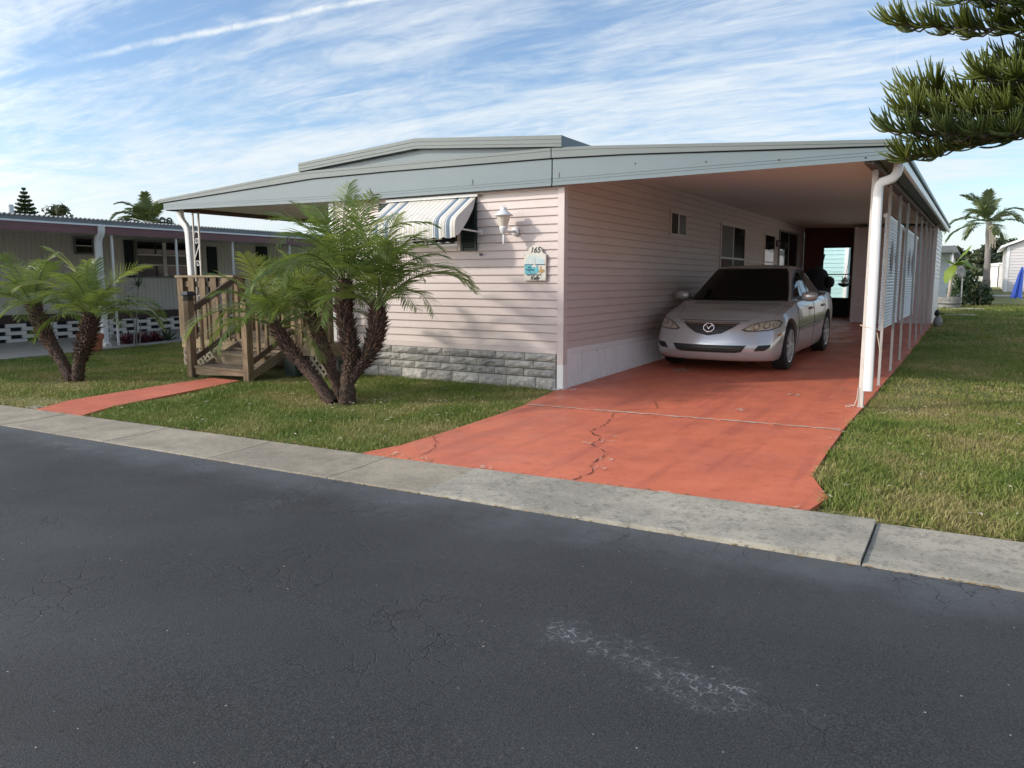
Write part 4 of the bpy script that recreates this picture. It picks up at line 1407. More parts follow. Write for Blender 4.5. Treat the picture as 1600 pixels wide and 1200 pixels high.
# ------------------------------------------------------------------ slatted roll-down shades behind the posts
M['shade_white'] = mk('white_shade_slats', (0.72, 0.74, 0.75), (0.66, 0.68, 0.69), 4, 0.5)
for i, (y0, y1, lab) in enumerate([(2.65, 5.15, 'nearer of the white slatted shades with diamond cut-outs hung behind the carport posts'),
                                   (5.85, 8.8, 'farther white slatted shade with diamond cut-outs hung behind the carport posts')]):
    sh = thing('slatted_shade', (3.25, (y0 + y1) / 2, 2.1), lab, 'shade', 'white slatted carport shades')
    zt, zb = 2.13, 0.72
    m = MB()
    z = zb
    while z < zt:
        m.extrude_y([(3.245, z), (3.258, z + .004), (3.266, z + .020), (3.258, z + .036), (3.245, z + .040)], y0, y1)
        z += 0.042
    stuff(m.build('slats', M['shade_white'], sh))
    for yc in ((3.65, 4.42), (6.95, 7.75))[i]:
        m = MB()
        for xx in (3.2705, 3.240):
            m.add([(xx, yc, 1.92), (xx, yc + 0.21, 1.66), (xx, yc, 1.38), (xx, yc - 0.21, 1.66)], [(0, 1, 2, 3)])
        m.build('diamond_opening', M['brown'], sh, fix=False)
    MB().tube([(3.25, y0 - .02, zt + .03), (3.25, y1 + .02, zt + .03)], 0.03, 8).build('roller', M['white_clean'], sh)
    MB().tube([(3.255, y0, zb - .015), (3.255, y1, zb - .015)], 0.014, 6).build('bottom_bar', M['white_clean'], sh)
m = MB().tube([(3.2, 2.12, 2.02), (3.2, 2.05, 0.75)], 0.022, 8)
m.tube([(3.2, 2.05, 0.75), (3.19, 2.045, 0.73)], 0.03, 8)
tag(m.build('leaning_pole', M['post']), 'pale round pole hanging just inside the second carport post', 'pole')

# ------------------------------------------------------------------ things at the back of the carport
gr = thing('covered_grill', (1.22, 10.6, g(10.6)), 'black covered grill with an upright handle behind the car', 'grill')
gz = g(10.6)
MB().lathe([(0.30, gz), (0.33, gz + 0.5), (0.34, gz + 0.95), (0.31, gz + 1.15), (0.22, gz + 1.34), (0.1, gz + 1.42), (0.02, gz + 1.44)], (1.12, 10.6, 0), 14).build('cover', M['black_matt'], gr, smooth=True)
MB().lathe([(0.02, -0.13), (0.09, -0.09), (0.11, 0.0), (0.09, 0.09), (0.02, 0.13)], (1.44, 10.45, gz + 1.08), 12).build('side_bulge', M['black_matt'], gr, smooth=True)
MB().bar((1.20, 10.6, gz + 1.35), (1.27, 10.6, gz + 1.72), 0.05, 0.03, (0, 1, 0)).build('handle', M['black'], gr)
hp = thing('potted_plant', (1.70, 11.6, 1.25), 'small pale-flowered plant in a bowl beside the screen door', 'plant')
MB().lathe([(0.03, 1.18), (0.12, 1.22), (0.15, 1.28)], (1.50, 12.3, 0), 12).build('bowl', M['agave'], hp)
MB().tube([(1.50, 12.3, 1.27), (1.56, 12.3, 1.7), (1.66, 12.4, 2.7)], 0.006, 5).build('hanger', M['black'], hp)
m = MB()
for i in range(40):
    a, e = random.uniform(0, 6.28), random.uniform(0.1, 1.4)
    p = Vector((1.50, 12.3, 1.28))
    d = Vector((math.cos(a) * math.cos(e), math.sin(a) * math.cos(e), math.sin(e))) * random.uniform(.1, .24)
    s_ = Vector((-d.y, d.x, 0)).normalized() * 0.03
    m.add([p, p + d * .5 + s_, p + d, p + d * .5 - s_], [(0, 1, 2, 3)])
m.build('foliage', M['aw_cream'], hp, fix=False)

tn = thing('turquoise_house', (-1.0, 21.0, g(21)), 'turquoise vinyl-sided house seen through the screen door', 'house')
MB().box(-6.0, 0.40, 21.0, 30.0, g(21) - .1, 3.6).build('wall', M['turquoise'], tn)
MB().box(-6.3, 0.75, 20.7, 30.3, 3.6, 3.8).build('roof', M['white_clean'], tn)
k = 0
z = 0.45
while z < 3.4:
    MB().extrude_x([(21.0, z + .148), (20.996, z + .148), (20.978, z + .005), (20.982, z), (21.0, z)], -3.0, 0.30).build('siding_board', M['turquoise'], tn)
    z += 0.15
MB().box(0.30, 0.42, 20.968, 21.0, 0.40, 3.6).build('corner_trim', M['white_clean'], tn)

# ------------------------------------------------------------------ wooden deck with steps
DX0, DX1, DY0 = DECK
DZ = 0.455
deck = thing('wooden_deck', ((DX0 + DX1) / 2, DY0, 0), 'weathered brown wooden deck with railing and steps left of the front wall', 'deck')
yb = DY0
i = 0
proto = None
while yb < 4.0:
    x1 = DX1 if yb < -0.12 else HX0 - 0.06
    MB().box(DX0, x1, yb, yb + 0.135, DZ - 0.035, DZ + random.uniform(-.002, .003)).build('plank', M['wood_h'], deck)
    yb += 0.141
MB().box(DX0 + 0.01, -5.36, DY0 - 0.035, DY0 - 0.002, 0.27, DZ + 0.0).build('rim_board', M['wood_h'], deck, bevel=0.004)
MB().box(-4.10, DX1 - 0.01, DY0 - 0.035, DY0 - 0.002, 0.27, DZ + 0.0).build('rim_board', M['wood_h'], deck, bevel=0.004)
MB().box(-5.36, -4.10, DY0 - 0.035, DY0 - 0.002, 0.335, DZ - 0.038).build('rim_board', M['wood_h'], deck, bevel=0.004)
MB().box(DX0, DX0 + 0.035, DY0, 4.0, 0.27, DZ - 0.036).build('rim_board', M['wood_h'], deck)
MB().box(DX1 - 0.035, DX1, DY0, -0.04, 0.27, DZ - 0.036).build('rim_board', M['wood_h'], deck)
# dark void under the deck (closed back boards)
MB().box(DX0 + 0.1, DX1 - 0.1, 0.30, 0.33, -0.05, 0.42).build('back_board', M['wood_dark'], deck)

RZ = 1.385
posts_xy = [(DX0 + .045, DY0 + .045), (-5.33, DY0 + .045), (-4.13, DY0 + .045), (DX1 - .05, DY0 + .045), (DX0 + .045, 1.6), (DX0 + .045, 3.9)]
for x, y in posts_xy:
    MB().box(x - .045, x + .045, y - .043, y + .043, g(y) - 0.02, RZ - 0.002).build('post', M['wood'], deck, bevel=0.004)


def pickets(xa, xb, y, z0, z1, w, gap, parent, mat):
    x = xa
    while x + w <= xb + 1e-4:
        dx = random.uniform(-.006, .006)
        MB().hexa([(x, y - .02, z0), (x + w, y - .02, z0), (x + w, y, z0), (x, y, z0)],
                  [(x + dx, y - .02, z1), (x + w + dx, y - .02, z1), (x + w + dx, y, z1), (x + dx, y, z1)]).build('baluster', mat, parent)
        x += w + gap


pickets(DX0 + 0.005, -5.36, DY0 - 0.0355, 0.43, RZ - 0.004, 0.138, 0.130, deck, M['wood'])
pickets(-4.02, DX1 - 0.02, DY0 - 0.0355, 0.43, RZ - 0.004, 0.125, 0.085, deck, M['wood'])
MB().box(DX0 - .03, -5.28, DY0 - 0.075, DY0 + 0.105, RZ, RZ + 0.035).build('cap_rail', M['wood_h'], deck, bevel=0.005)
MB().box(-4.19, DX1 + 0.02, DY0 - 0.075, DY0 + 0.105, RZ, RZ + 0.035).build('cap_rail', M['wood_h'], deck, bevel=0.005)
MB().box(DX0 - .03, DX0 + .11, DY0 + 0.107, 4.0, RZ, RZ + 0.035).build('cap_rail', M['wood_h'], deck, bevel=0.005)
for z in (0.52, 1.24):
    MB().box(DX0 + .092, -5.378, DY0 - 0.013, DY0 + 0.023, z, z + 0.085).build('rail', M['wood_h'], deck)
    MB().box(-4.084, DX1 - .097, DY0 - 0.013, DY0 + 0.023, z, z + 0.085).build('rail', M['wood_h'], deck)
# left and rear railings
y = DY0 + 0.2
while y < 3.8:
    MB().box(DX0 - 0.022, DX0 - 0.002, y, y + 0.09, 0.43, RZ - 0.004).build('baluster', M['wood'], deck)
    y += 0.2
for z in (0.62, 0.80, 0.98, 1.16):
    MB().box(DX0 + .1, HX0 - 0.08, 3.93, 3.965, z, z + 0.09).build('rail', M['wood_h'], deck)
MB().box(DX0 + .1, HX0 - 0.08, 3.87, 4.0, RZ, RZ + 0.035).build('cap_rail', M['wood_h'], deck)

# steps
SXL, SXR, SYF = -5.33, -4.13, -1.32
for x in (SXL, SXR):
    MB().box(x - .055, x + .055, SYF - .05, SYF + .05, g(SYF) - 0.05, 1.055).build('step_post', M['wood'], deck, bevel=0.005)
m = MB()
m.box(SXL - .062, SXL + .062, SYF - .058, SYF + .058, 1.056, 1.075).box(SXL - .052, SXL + .052, SYF - .048, SYF + .048, 1.075, 1.125)
m.box(SXL - .064, SXL + .064, SYF - .06, SYF + .06, 1.125, 1.137)
m.hexa([(SXL - .095, SYF - .09, 1.137), (SXL + .095, SYF - .09, 1.137), (SXL + .095, SYF + .09, 1.137), (SXL - .095, SYF + .09, 1.137)],
       [(SXL - .045, SYF - .045, 1.185), (SXL + .045, SYF - .045, 1.185), (SXL + .045, SYF + .045, 1.185), (SXL - .045, SYF + .045, 1.185)])
pl = m.build('post_light', M['black'])
tag(pl, 'black solar post cap light on the left step post of the deck', 'light')
treads = [(-1.34, -1.00, 0.125), (-1.01, -0.66, 0.290)]
for y0, y1, z in treads:
    for a, b in ((y0, y0 + .165), (y0 + .172, y1)):
        MB().box(SXL + .058, SXR - .058, a, b, z - 0.035, z + random.uniform(-.002, .002)).build('tread', M['wood_h'], deck, bevel=0.004)
MB().hexa([(SXL + .058, -1.318, -0.005), (SXR - .06, -1.318, 0.035), (SXR - .06, -1.295, 0.035), (SXL + .058, -1.295, -0.005)],
          [(SXL + .058, -1.318, 0.088), (SXR - .06, -1.318, 0.088), (SXR - .06, -1.295, 0.088), (SXL + .058, -1.295, 0.088)]).build('riser', M['wood_h'], deck)
MB().box(SXL + .058, SXR - .058, -0.985, -0.96, 0.127, 0.253).build('riser', M['wood_h'], deck)
MB().box(SXL + .058, SXR - .058, -0.64, -0.615, 0.297, 0.335).build('riser', M['wood_h'], deck)
for x in (SXL, SXR):
    sgn = 1 if x == SXL else -1
    xs_ = x + sgn * 0.042
    MB().hexa([(xs_ - .012, -1.265, -0.03), (xs_ + .012, -1.265, -0.03), (xs_ + .012, -0.54, 0.25), (xs_ - .012, -0.54, 0.25)],
              [(xs_ - .012, -1.265, 0.085), (xs_ + .012, -1.265, 0.085), (xs_ + .012, -0.54, 0.42), (xs_ - .012, -0.54, 0.42)]).build('stringer', M['wood_h'], deck)
    MB().bar((x, -1.268, 0.93), (x, DY0 - .005, 1.36), 0.055, 0.085).build('hand_rail', M['wood_dark'], deck, bevel=0.005)
    MB().bar((x, -1.268, 0.22), (x, DY0 - .005, 0.62), 0.04, 0.075).build('hand_rail', M['wood_dark'], deck, bevel=0.004)
    for k in range(4):
        y = -1.13 + k * 0.155
        t = (y + 1.268) / (1.268 + DY0)
        MB().box(x - .02, x + .02, y - .02, y + .02, 0.22 + 0.40 * t + .03, 0.93 + .43 * t - .04).build('baluster', M['wood'], deck)


# lattice skirts
def lattice(x0, x1, y, z0, z1, parent, axis='x'):
    lt = MB()
    lt.box(x0, x0 + .03, y - .006, y + .006, z0, z1) if axis == 'x' else lt.box(y - .006, y + .006, x0, x0 + .03, z0, z1)
    root = lt.build('lattice_panel', M['lattice'], parent)
    h = z1 - z0
    step = 0.115
    for dirn in (1, -1):
        off = (-h) - 0.02
        while off < (x1 - x0):
            a, b = x0 + off, x0 + off + h
            za, zb = (z0, z1) if dirn == 1 else (z1, z0)
            # clip to the panel
            ta, tb = max(0, (x0 - a) / h), min(1, (x1 - a) / h)
            if tb - ta > 0.12:
                p = (a + h * ta, za + (zb - za) * ta)
                q = (a + h * tb, za + (zb - za) * tb)
                yo = y + (0.005 if dirn == 1 else -0.005)
                mm = MB()
                if axis == 'x':
                    mm.bar((p[0], yo, p[1]), (q[0], yo, q[1]), 0.009, 0.036, (0, 0, 1))
                else:
                    mm.bar((yo, p[0], p[1]), (yo, q[0], q[1]), 0.009, 0.036, (0, 0, 1))
                mm.build('slat', M['lattice'], root)
            off += step
    return root


lattice(-4.05, DX1 - .04, DY0 - 0.02, -0.02, 0.262, deck)
lattice(DX0 + .03, -5.40, DY0 - 0.02, -0.02, 0.262, deck)
lattice(DY0 + 0.05, 3.0, DX0 + 0.02, -0.01, 0.262, deck, 'y')

# dark bin beside the steps
bn = thing('dark_bin', (-3.98, -0.66, g(-.66)), 'dark green bin tucked beside the right step post under the deck rim', 'bin')
m = MB().hexa([(-4.06, -0.74, 0.0), (-3.84, -0.74, 0.0), (-3.84, -0.56, 0.0), (-4.06, -0.56, 0.0)], [(-4.07, -0.76, 0.25), (-3.82, -0.76, 0.25), (-3.82, -0.545, 0.25), (-4.07, -0.545, 0.25)])
m.build('tub', M['shutter'], bn, bevel=0.01)
MB().box(-4.08, -3.81, -0.77, -0.54, 0.251, 0.268).build('lid', M['black'], bn, bevel=0.005)

# loose shell chips at the corner of the slab
flk = flakes([(0.0, -0.10, 0.10, 16), (0.12, -0.02, 0.10, 12), (-0.07, -0.12, 0.06, 8)], 'shell_chips', M['aw_white'], drive, 0.0165)

# ------------------------------------------------------------------ dwarf palms
frond_cache = {}


def pl_(x, pts):
    for (a, b), (c, d) in zip(pts[:-1], pts[1:]):
        if x <= c:
            return b + (d - b) * max(0.0, (x - a) / (c - a))
    return pts[-1][1]


def frond(e0, droop, L, seed, mats, leaf=0.25, pairs=36, width=0.0125, sag=0.22):
    """one feather leaf; base at origin, grows along +x, z up"""
    rr = random.Random(seed)
    m = MB()
    n = 26
    pts, tans = [], []
    p = Vector((0, 0, 0))
    for i in range(n + 1):
        t = i / n
        a = R(e0 - droop * t ** 1.35)
        d = Vector((math.cos(a), 0, math.sin(a)))
        pts.append(p.copy())
        tans.append(d)
        p = p + d * (L / n)
    m.mi = 1
    m.tube(pts, [0.0095 * (1 - 0.82 * i / n) for i in range(n + 1)], 5)
    m.mi = 0
    bend = rr.uniform(-.1, .1)
    for i in range(pairs):
        t = 0.15 + 0.85 * (i + 0.5) / pairs
        k = min(int(t * n), n - 1)
        fr = t * n - k
        base = pts[k].lerp(pts[k + 1], fr)
        tan = tans[k]
        nrm = Vector((-tan.z, 0, tan.x))
        ln = leaf * min(1.0, 0.35 + (t - 0.12) / 0.24) * (1 - 0.62 * max(0, (t - 0.6) / 0.4) ** 1.4)
        sweep = R(70 - 32 * t)
        for s in (-1, 1):
            l2 = ln * rr.uniform(0.82, 1.1)
            d = (tan * math.cos(sweep) + Vector((0, s, 0)) * math.sin(sweep) + nrm * rr.uniform(0.05, 0.30)).normalized()
            d += Vector((rr.uniform(-.06, .06), rr.uniform(-.06, .06) + bend, rr.uniform(-.08, .06)))
            q = base.copy()
            wid = d.cross(nrm)
            if wid.length < 1e-3:
                wid = Vector((1, 0, 0))
            wid = wid.normalized()
            wid = (wid * math.cos(0.5) + nrm * math.sin(0.5) * s).normalized()
            prev = (q - wid * width * .35, q + wid * width * .35)
            segs = 3
            for g_ in range(segs):
                d = (d + Vector((0, 0, -sag * (0.4 + g_ * 0.6) * 0.55))).normalized()
                q = q + d * (l2 / segs)
                w_ = width * (0.5, 0.42, 0.0)[g_]
                if g_ < segs - 1:
                    cur = (q - wid * w_, q + wid * w_)
                    m.add([prev[0], prev[1], cur[1], cur[0]], [(0, 1, 2, 3)])
                    prev = cur
                else:
                    m.add([prev[0], prev[1], q], [(0, 1, 2)])
    me = m.build('frond', mats, None, fix=False)
    data = me.data
    bpy.data.objects.remove(me)
    return data


def palm(path, radii, label, group, n_fronds, L, seed, stub_from=0.35, azim_bias=None, name='dwarf_palm', e_lo=22, leaf=0.31, mats=None, boots=True, root=None, width=0.0125):
    rr = random.Random(seed)
    base = Vector(path[0])
    root = root or thing(name, base, label, 'palm tree', group)
    base = Vector(root.location)
    P = [Vector(p) for p in path]
    # smooth the trunk path
    dens = []
    for i in range(len(P) - 1):
        p0, p1, p2, p3 = P[max(i - 1, 0)], P[i], P[i + 1], P[min(i + 2, len(P) - 1)]
        for k in range(6):
            t = k / 6
            dens.append(0.5 * ((2 * p1) + (-p0 + p2) * t + (2 * p0 - 5 * p1 + 4 * p2 - p3) * t * t + (-p0 + 3 * p1 - 3 * p2 + p3) * t ** 3))
    dens.append(P[-1])
    N = len(dens)
    rad = []
    for i in range(N):
        t = i / (N - 1) * (len(radii) - 1)
        k = min(int(t), len(radii) - 2)
        rad.append((radii[k] + (radii[k + 1] - radii[k]) * (t - k)) * (1 + 0.08 * math.sin(i * 2.4 + seed)))
    MB().tube(dens, rad, 12).build('trunk', M['trunk'], root, smooth=True)
    top = dens[-1]
    ax = (dens[-1] - dens[-3]).normalized()
    if boots:
        m = MB()
        cnt = 0
        for i in range(N - 1):
            t = i / (N - 1)
            big = 1.0 if t > stub_from else (0.5 if t > stub_from - 0.12 else 0.26)
            d = (dens[i + 1] - dens[i])
            rows = max(1, int(d.length / 0.022))
            dn = d.normalized()
            a = dn.cross(Vector((0.3, 0.9, 0.1))).normalized()
            b = dn.cross(a)
            for r_ in range(rows):
                c = dens[i] + d * (r_ / rows)
                for k in range(9):
                    th = 6.283 * k / 9 + cnt * 0.37 + rr.uniform(-.15, .15)
                    o = a * math.cos(th) + b * math.sin(th)
                    s_ = dn.cross(o)
                    ln = rr.uniform(0.045, 0.105) * big * min(1.0, rad[i] / 0.088)
                    wd = rr.uniform(0.017, 0.029)
                    base_p = c + o * rad[i] * 0.92
                    tip = base_p + (o * rr.uniform(.45, .95) + dn * rr.uniform(.35, .9) + s_ * rr.uniform(-.2, .2)).normalized() * ln
                    m.add([base_p - s_ * wd, base_p + s_ * wd, base_p - dn * 0.02 + o * 0.008, tip + s_ * .004, tip - s_ * .004],
                          [(0, 1, 3, 4), (1, 2, 3), (2, 0, 4), (2, 4, 3)])
                cnt += 1
        stuff(m.build('leaf_stubs', M['stub'], root, fix=False))
    fm = mats or [M['palm_leaf'], M['palm_rib']]
    for i in range(n_fronds):
        u = (i + 0.5) / n_fronds
        e0 = 88 - (88 - e_lo) * u ** 0.95
        az = i * 2.39996 + rr.uniform(-.2, .2) + seed
        if azim_bias:
            bx, k = azim_bias
            az = az + math.sin(bx - az) * k
        b = int(round(e0 / 12.0))
        key = (b, i % 3, round(L, 2), fm[0].name)
        if key not in frond_cache:
            ee = b * 12.0
            dr = pl_(ee, [(-40, 45), (0, 62), (30, 84), (55, 104), (72, 72), (90, 30)]) + (i % 3) * 11
            frond_cache[key] = frond(ee, dr, L, 100 + b * 7 + i % 3, fm, leaf, width=width)
        o = bpy.data.objects.new('frond', frond_cache[key])
        COL.objects.link(o)
        o.parent = root
        out = Vector((math.cos(az), math.sin(az), 0))
        o.location = top - base + out * rad[-1] * 0.5 - ax * 0.10 * u + ax * 0.02
        s_ = rr.uniform(0.82, 1.1) * (0.85 if u < 0.1 else 1.0)
        o.scale = (s_, s_, s_)
        o.rotation_euler = (rr.uniform(-.25, .25), rr.uniform(-.08, .08), az)
    return root


gp = 'dwarf date palms in the clump before the front wall'
twin = palm([(-1.80, -1.88, -0.06), (-1.78, -1.88, 0.25), (-1.72, -1.88, 0.55), (-1.79, -1.9, 0.98), (-1.75, -1.9, 1.36)], [0.100, 0.078, 0.070, 0.078, 0.084, 0.066],
            'forked dwarf palm with two shaggy crowns, tallest of the clump, before the window awning', gp, 26, 1.26, 1, 0.40, e_lo=34)
palm([(-1.745, -1.87, 0.22), (-1.66, -1.82, 0.36), (-1.53, -1.76, 0.56), (-1.46, -1.72, 0.84), (-1.48, -1.70, 1.10)], [0.06, 0.068, 0.078, 0.086, 0.066],
     '', None, 23, 1.22, 2, 0.25, azim_bias=(0.0, 0.35), root=twin, e_lo=32)
palm([(-1.98, -1.94, -0.06), (-2.22, -1.96, 0.20), (-2.60, -1.98, 0.54), (-2.84, -2.0, 0.84)], [0.080, 0.068, 0.062, 0.064, 0.056],
     'low dwarf palm leaning far left over the deck steps', gp, 19, 1.04, 3, 0.52, azim_bias=(3.2, 0.35), e_lo=8)
palm([(-2.12, -1.66, -0.04), (-2.30, -1.62, 0.30), (-2.56, -1.54, 0.66), (-2.72, -1.5, 0.98)], [0.070, 0.058, 0.060, 0.066, 0.058],
     'dwarf palm with shaggy trunk leaning left before the deck lattice', gp, 19, 1.02, 4, 0.30, azim_bias=(2.6, 0.25))
gp2 = 'dwarf date palms in the clump on the left lawn'
palm([(-6.56, -2.38, -0.06), (-6.80, -2.38, 0.22), (-7.15, -2.4, 0.62), (-7.38, -2.4, 1.02)], [0.078, 0.072, 0.078, 0.085, 0.075],
     'slender dwarf palm on the left lawn whose trunk leans left', gp2, 18, 0.94, 5, 0.50)
palm([(-6.46, -2.35, -0.04), (-6.38, -2.34, 0.25), (-6.20, -2.32, 0.55), (-6.06, -2.3, 0.90)], [0.078, 0.078, 0.092, 0.10, 0.08],
     'dwarf palm on the left lawn whose trunk leans right before the clay pot', gp2, 22, 1.0, 6, 0.40)

# ------------------------------------------------------------------ neighbour's home on the left
NX, NE = -13.5, -10.62
nb = thing('neighbour_home', (NX, 2.0, 0), 'beige ribbed-metal mobile home with maroon fascia and pierced block base on the left', 'house')
MB().box(-17.2, NX - 0.02, -3.2, 13.0, 0.43, 2.62).build('wall_core', M['beige_metal'], nb)
MB().box(NX - 0.30, NX - 0.06, -3.2, 13.0, -0.05, 0.42).build('base_void', M['gap'], nb)
m = MB()
vs, fs = [], []
y = -3.2
pr = []
while y < 13.0:
    pr += [(NX - .014, y), (NX, y + .012), (NX, y + .085), (NX - .014, y + .097)]
    y += 0.11
for x, yy in pr:
    vs += [(x, yy, 0.60), (x, yy, 2.60)]
for i in range(len(pr) - 1):
    fs.append((2 * i, 2 * i + 2, 2 * i + 3, 2 * i + 1))
m.add(vs, fs)
stuff(m.build('ribbed_wall', M['beige_metal'], nb, fix=False))
MB().box(NX - .03, NX + .012, -3.2, 13.0, 0.412, 0.60).build('brown_band', M['brown_band'], nb)
proto = None
for r_ in range(5):
    yy = -3.2 + (0.0 if r_ % 2 == 0 else 0.33)
    z = 0.0 + r_ * 0.082
    while yy < 6.5:
        if proto is None:
            proto = MB().box(0, 0.10, 0, 0.415, 0, 0.078).build('brick', M['white'], nb, local=True, bevel=0.004)
            o = proto
        else:
            o = share(proto, nb)
        o.location = (NX - 0.09 - NX, yy - 2.0, z + g(yy) * 0.75)
        yy += 0.66
# porch roof
MB().hexa([(NE, -6.0, 2.44), (NE, 13, 2.44), (-17.5, 13, 2.62), (-17.5, -6.0, 2.62)], [(NE, -6.0, 2.52), (NE, 13, 2.52), (-17.5, 13, 2.70), (-17.5, -6.0, 2.70)]).build('roof', M['galv'], nb)
m = MB()
y = -6.0
k = 0
while y < 13.0:
    m.hexa([(NE + .03, y, 2.521), (NE + .03, y + .055, 2.521), (-17.5, y + .055, 2.702), (-17.5, y, 2.702)],
           [(NE + .03, y + .015, 2.545), (NE + .03, y + .040, 2.545), (-17.5, y + .040, 2.73), (-17.5, y + .015, 2.73)])
    y += 0.085
stuff(m.build('corrugations', M['galv'], nb))
MB().box(NE - .004, NE + .03, -6.0, 13, 2.405, 2.438).build('drip_edge', M['white_clean'], nb)
MB().box(NE - .03, NE - .005, 0.25, 13, 2.25, 2.404).build('fascia', M['maroon'], nb)
MB().box(NE - .03, NE + .02, -6.0, 0.25, 2.245, 2.345).build('fascia', M['maroon'], nb)
MB().box(NE - .03, NE + .012, -6.0, 0.25, 2.355, 2.404).build('fascia', M['maroon'], nb)
MB().box(-16.0, NE - .04, -6.0, 12.9, 2.36, 2.40).build('porch_ceiling', M['beige_metal'], nb)
for yy in (0.90, 2.36, 3.85, 5.6, 7.5):
    MB().bar((-10.72, yy, g(yy)), (-10.72, yy, 2.36), 0.036, 0.036, (0, 1, 0)).build('porch_post', M['white'], nb)
sc = MB()
for zc in (0.45,):
    sc.bar((-10.72, 0.55, zc - .16), (-10.72, 0.86, zc + .16), 0.012, 0.012, (1, 0, 0))
    for s_, zz in ((1, zc + .24), (-1, zc - .24)):
        pts = []
        for i in range(22):
            t = i / 21
            a = 1.1 * 6.283 * t
            rr_ = 0.07 * (1 - .8 * t)
            pts.append((-10.72, 0.70 + s_ * rr_ * math.cos(a), zz + rr_ * math.sin(a)))
        sc.tube(pts, 0.008, 5)
sc.build('scrollwork', M['white'], nb)
m = MB()
rect_pipe(m, [(-10.60, 0.62, 2.42), (-10.60, 0.62, 2.32), (-10.63, 0.62, 2.24), (-10.70, 0.62, 2.17), (-10.73, 0.62, 2.08), (-10.73, 0.62, 0.12), (-10.70, 0.62, 0.06), (-10.58, 0.60, 0.03)], 0.11, 0.12)
o = m.build('downspout', M['white'], nb)
smooth_obj(o, 50)


def nb_window(y0, y1, z0, z1, cols, rails, colours):
    w = MB().box(NX, NX + 0.012, y0, y1, z0, z1).build('window', M['gap'], nb)
    f = MB().box(NX, NX + .04, y0 - .04, y0, z0 - .04, z1 + .04).box(NX, NX + .04, y1, y1 + .04, z0 - .04, z1 + .04).box(NX, NX + .04, y0, y1, z1, z1 + .04).box(NX, NX + .04, y0, y1, z0 - .04, z0)
    f.build('frame', M['galv'], w)
    ys_ = [y0] + [y0 + (y1 - y0) * c for c in cols] + [y1]
    zs_ = [z0] + [z0 + (z1 - z0) * c for c in rails] + [z1]
    k = 0
    for a, b in zip(ys_[:-1], ys_[1:]):
        for c, d in zip(zs_[:-1], zs_[1:]):
            MB().box(NX + .0125, NX + .016, a + .01, b - .01, c + .008, d - .008).build('pane', M[colours[k % len(colours)]], w)
            k += 1
    for c in ys_[1:-1]:
        MB().box(NX + .001, NX + .035, c - .05, c + .05, z0, z1).build('mullion', M['beige_metal'], w)
    for c in zs_[1:-1]:
        MB().box(NX + .001, NX + .026, y0, y1, c - .012, c + .012).build('meeting_rail', M['white'], w)


nb_window(1.72, 2.10, 1.98, 2.30, [], [0.5], ['glass'])
nb_window(3.22, 4.75, 1.45, 2.30, [0.49], [0.33, 0.62], ['glass', 'blind', 'glass'])
for y0 in (2.90, 4.84):
    MB().box(NX, NX + .03, y0, y0 + .24, 1.42, 2.32).build('shutter', M['gap'], nb)
MB().box(NX, NX + .03, 5.25, 5.55, 0.6, 2.25).build('door', M['gap'], nb)
MB().box(NX, NX + .03, 6.9, 7.3, 1.4, 2.32).build('shutter', M['gap'], nb)
MB().tube([(-11.2, -0.72, 2.5), (-11.2, -0.72, 2.74)], 0.05, 10).build('vent_pipe', M['white'], nb)
for yy in (2.26, 2.43):
    pts = [(-11.0, yy + .06 * math.cos(t), 2.64 + .06 * math.sin(t)) for t in [6.283 * i / 14 for i in range(15)]]
    MB().tube(pts, 0.018, 6, False).tube([(-11.0, yy, 2.5), (-11.0, yy, 2.6)], 0.02, 6).build('roof_vent', M['gap'], nb)

pot = thing('clay_pot', (-10.2, 0.02, 0.0), 'round terracotta pot behind the right-leaning lawn palm', 'pot')
MB().lathe([(0.17, 0.0), (0.19, 0.02), (0.215, 0.22), (0.235, 0.225), (0.24, 0.32), (0.215, 0.325), (0.20, 0.26)], (-10.2, 0.02, g(0)), 22).build('body', M['terracotta'], pot, smooth=False)

sp = thing('spindly_plant', (-10.35, 1.05, 0.02), 'tall thin-stemmed plant with tufts of leaves before the neighbour wall', 'plant')
for (bx, by, tx, ty, tz) in ((-10.35, 1.05, -10.42, 1.22, 1.22), (-10.35, 1.0, -10.38, 0.95, 0.86), (-10.33, 1.1, -10.36, 1.18, 0.5)):
    MB().tube([(bx, by, 0.0), (bx + .02, by + .03, tz * .5), (tx, ty, tz)], [0.016, 0.013, 0.01], 6).build('stem', M['grey_trunk'], sp)
    if tz > 0.6:
        m = MB()
        for i in range(26):
            a, e = i * 2.4, R(75 - 90 * i / 26)
            d = Vector((math.cos(a) * math.cos(e), math.sin(a) * math.cos(e), math.sin(e)))
            s_ = Vector((-math.sin(a), math.cos(a), 0)) * 0.014
            p = Vector((tx, ty, tz))
            L_ = random.uniform(.2, .34)
            q = p + d * L_ * .6
            r_ = p + d * L_ + Vector((0, 0, -.06))
            m.add([p - s_ * .6, p + s_ * .6, q + s_, q - s_, r_], [(0, 1, 2, 3), (3, 2, 4)])
        m.build('leaf_tuft', M['agave'], sp, fix=False)

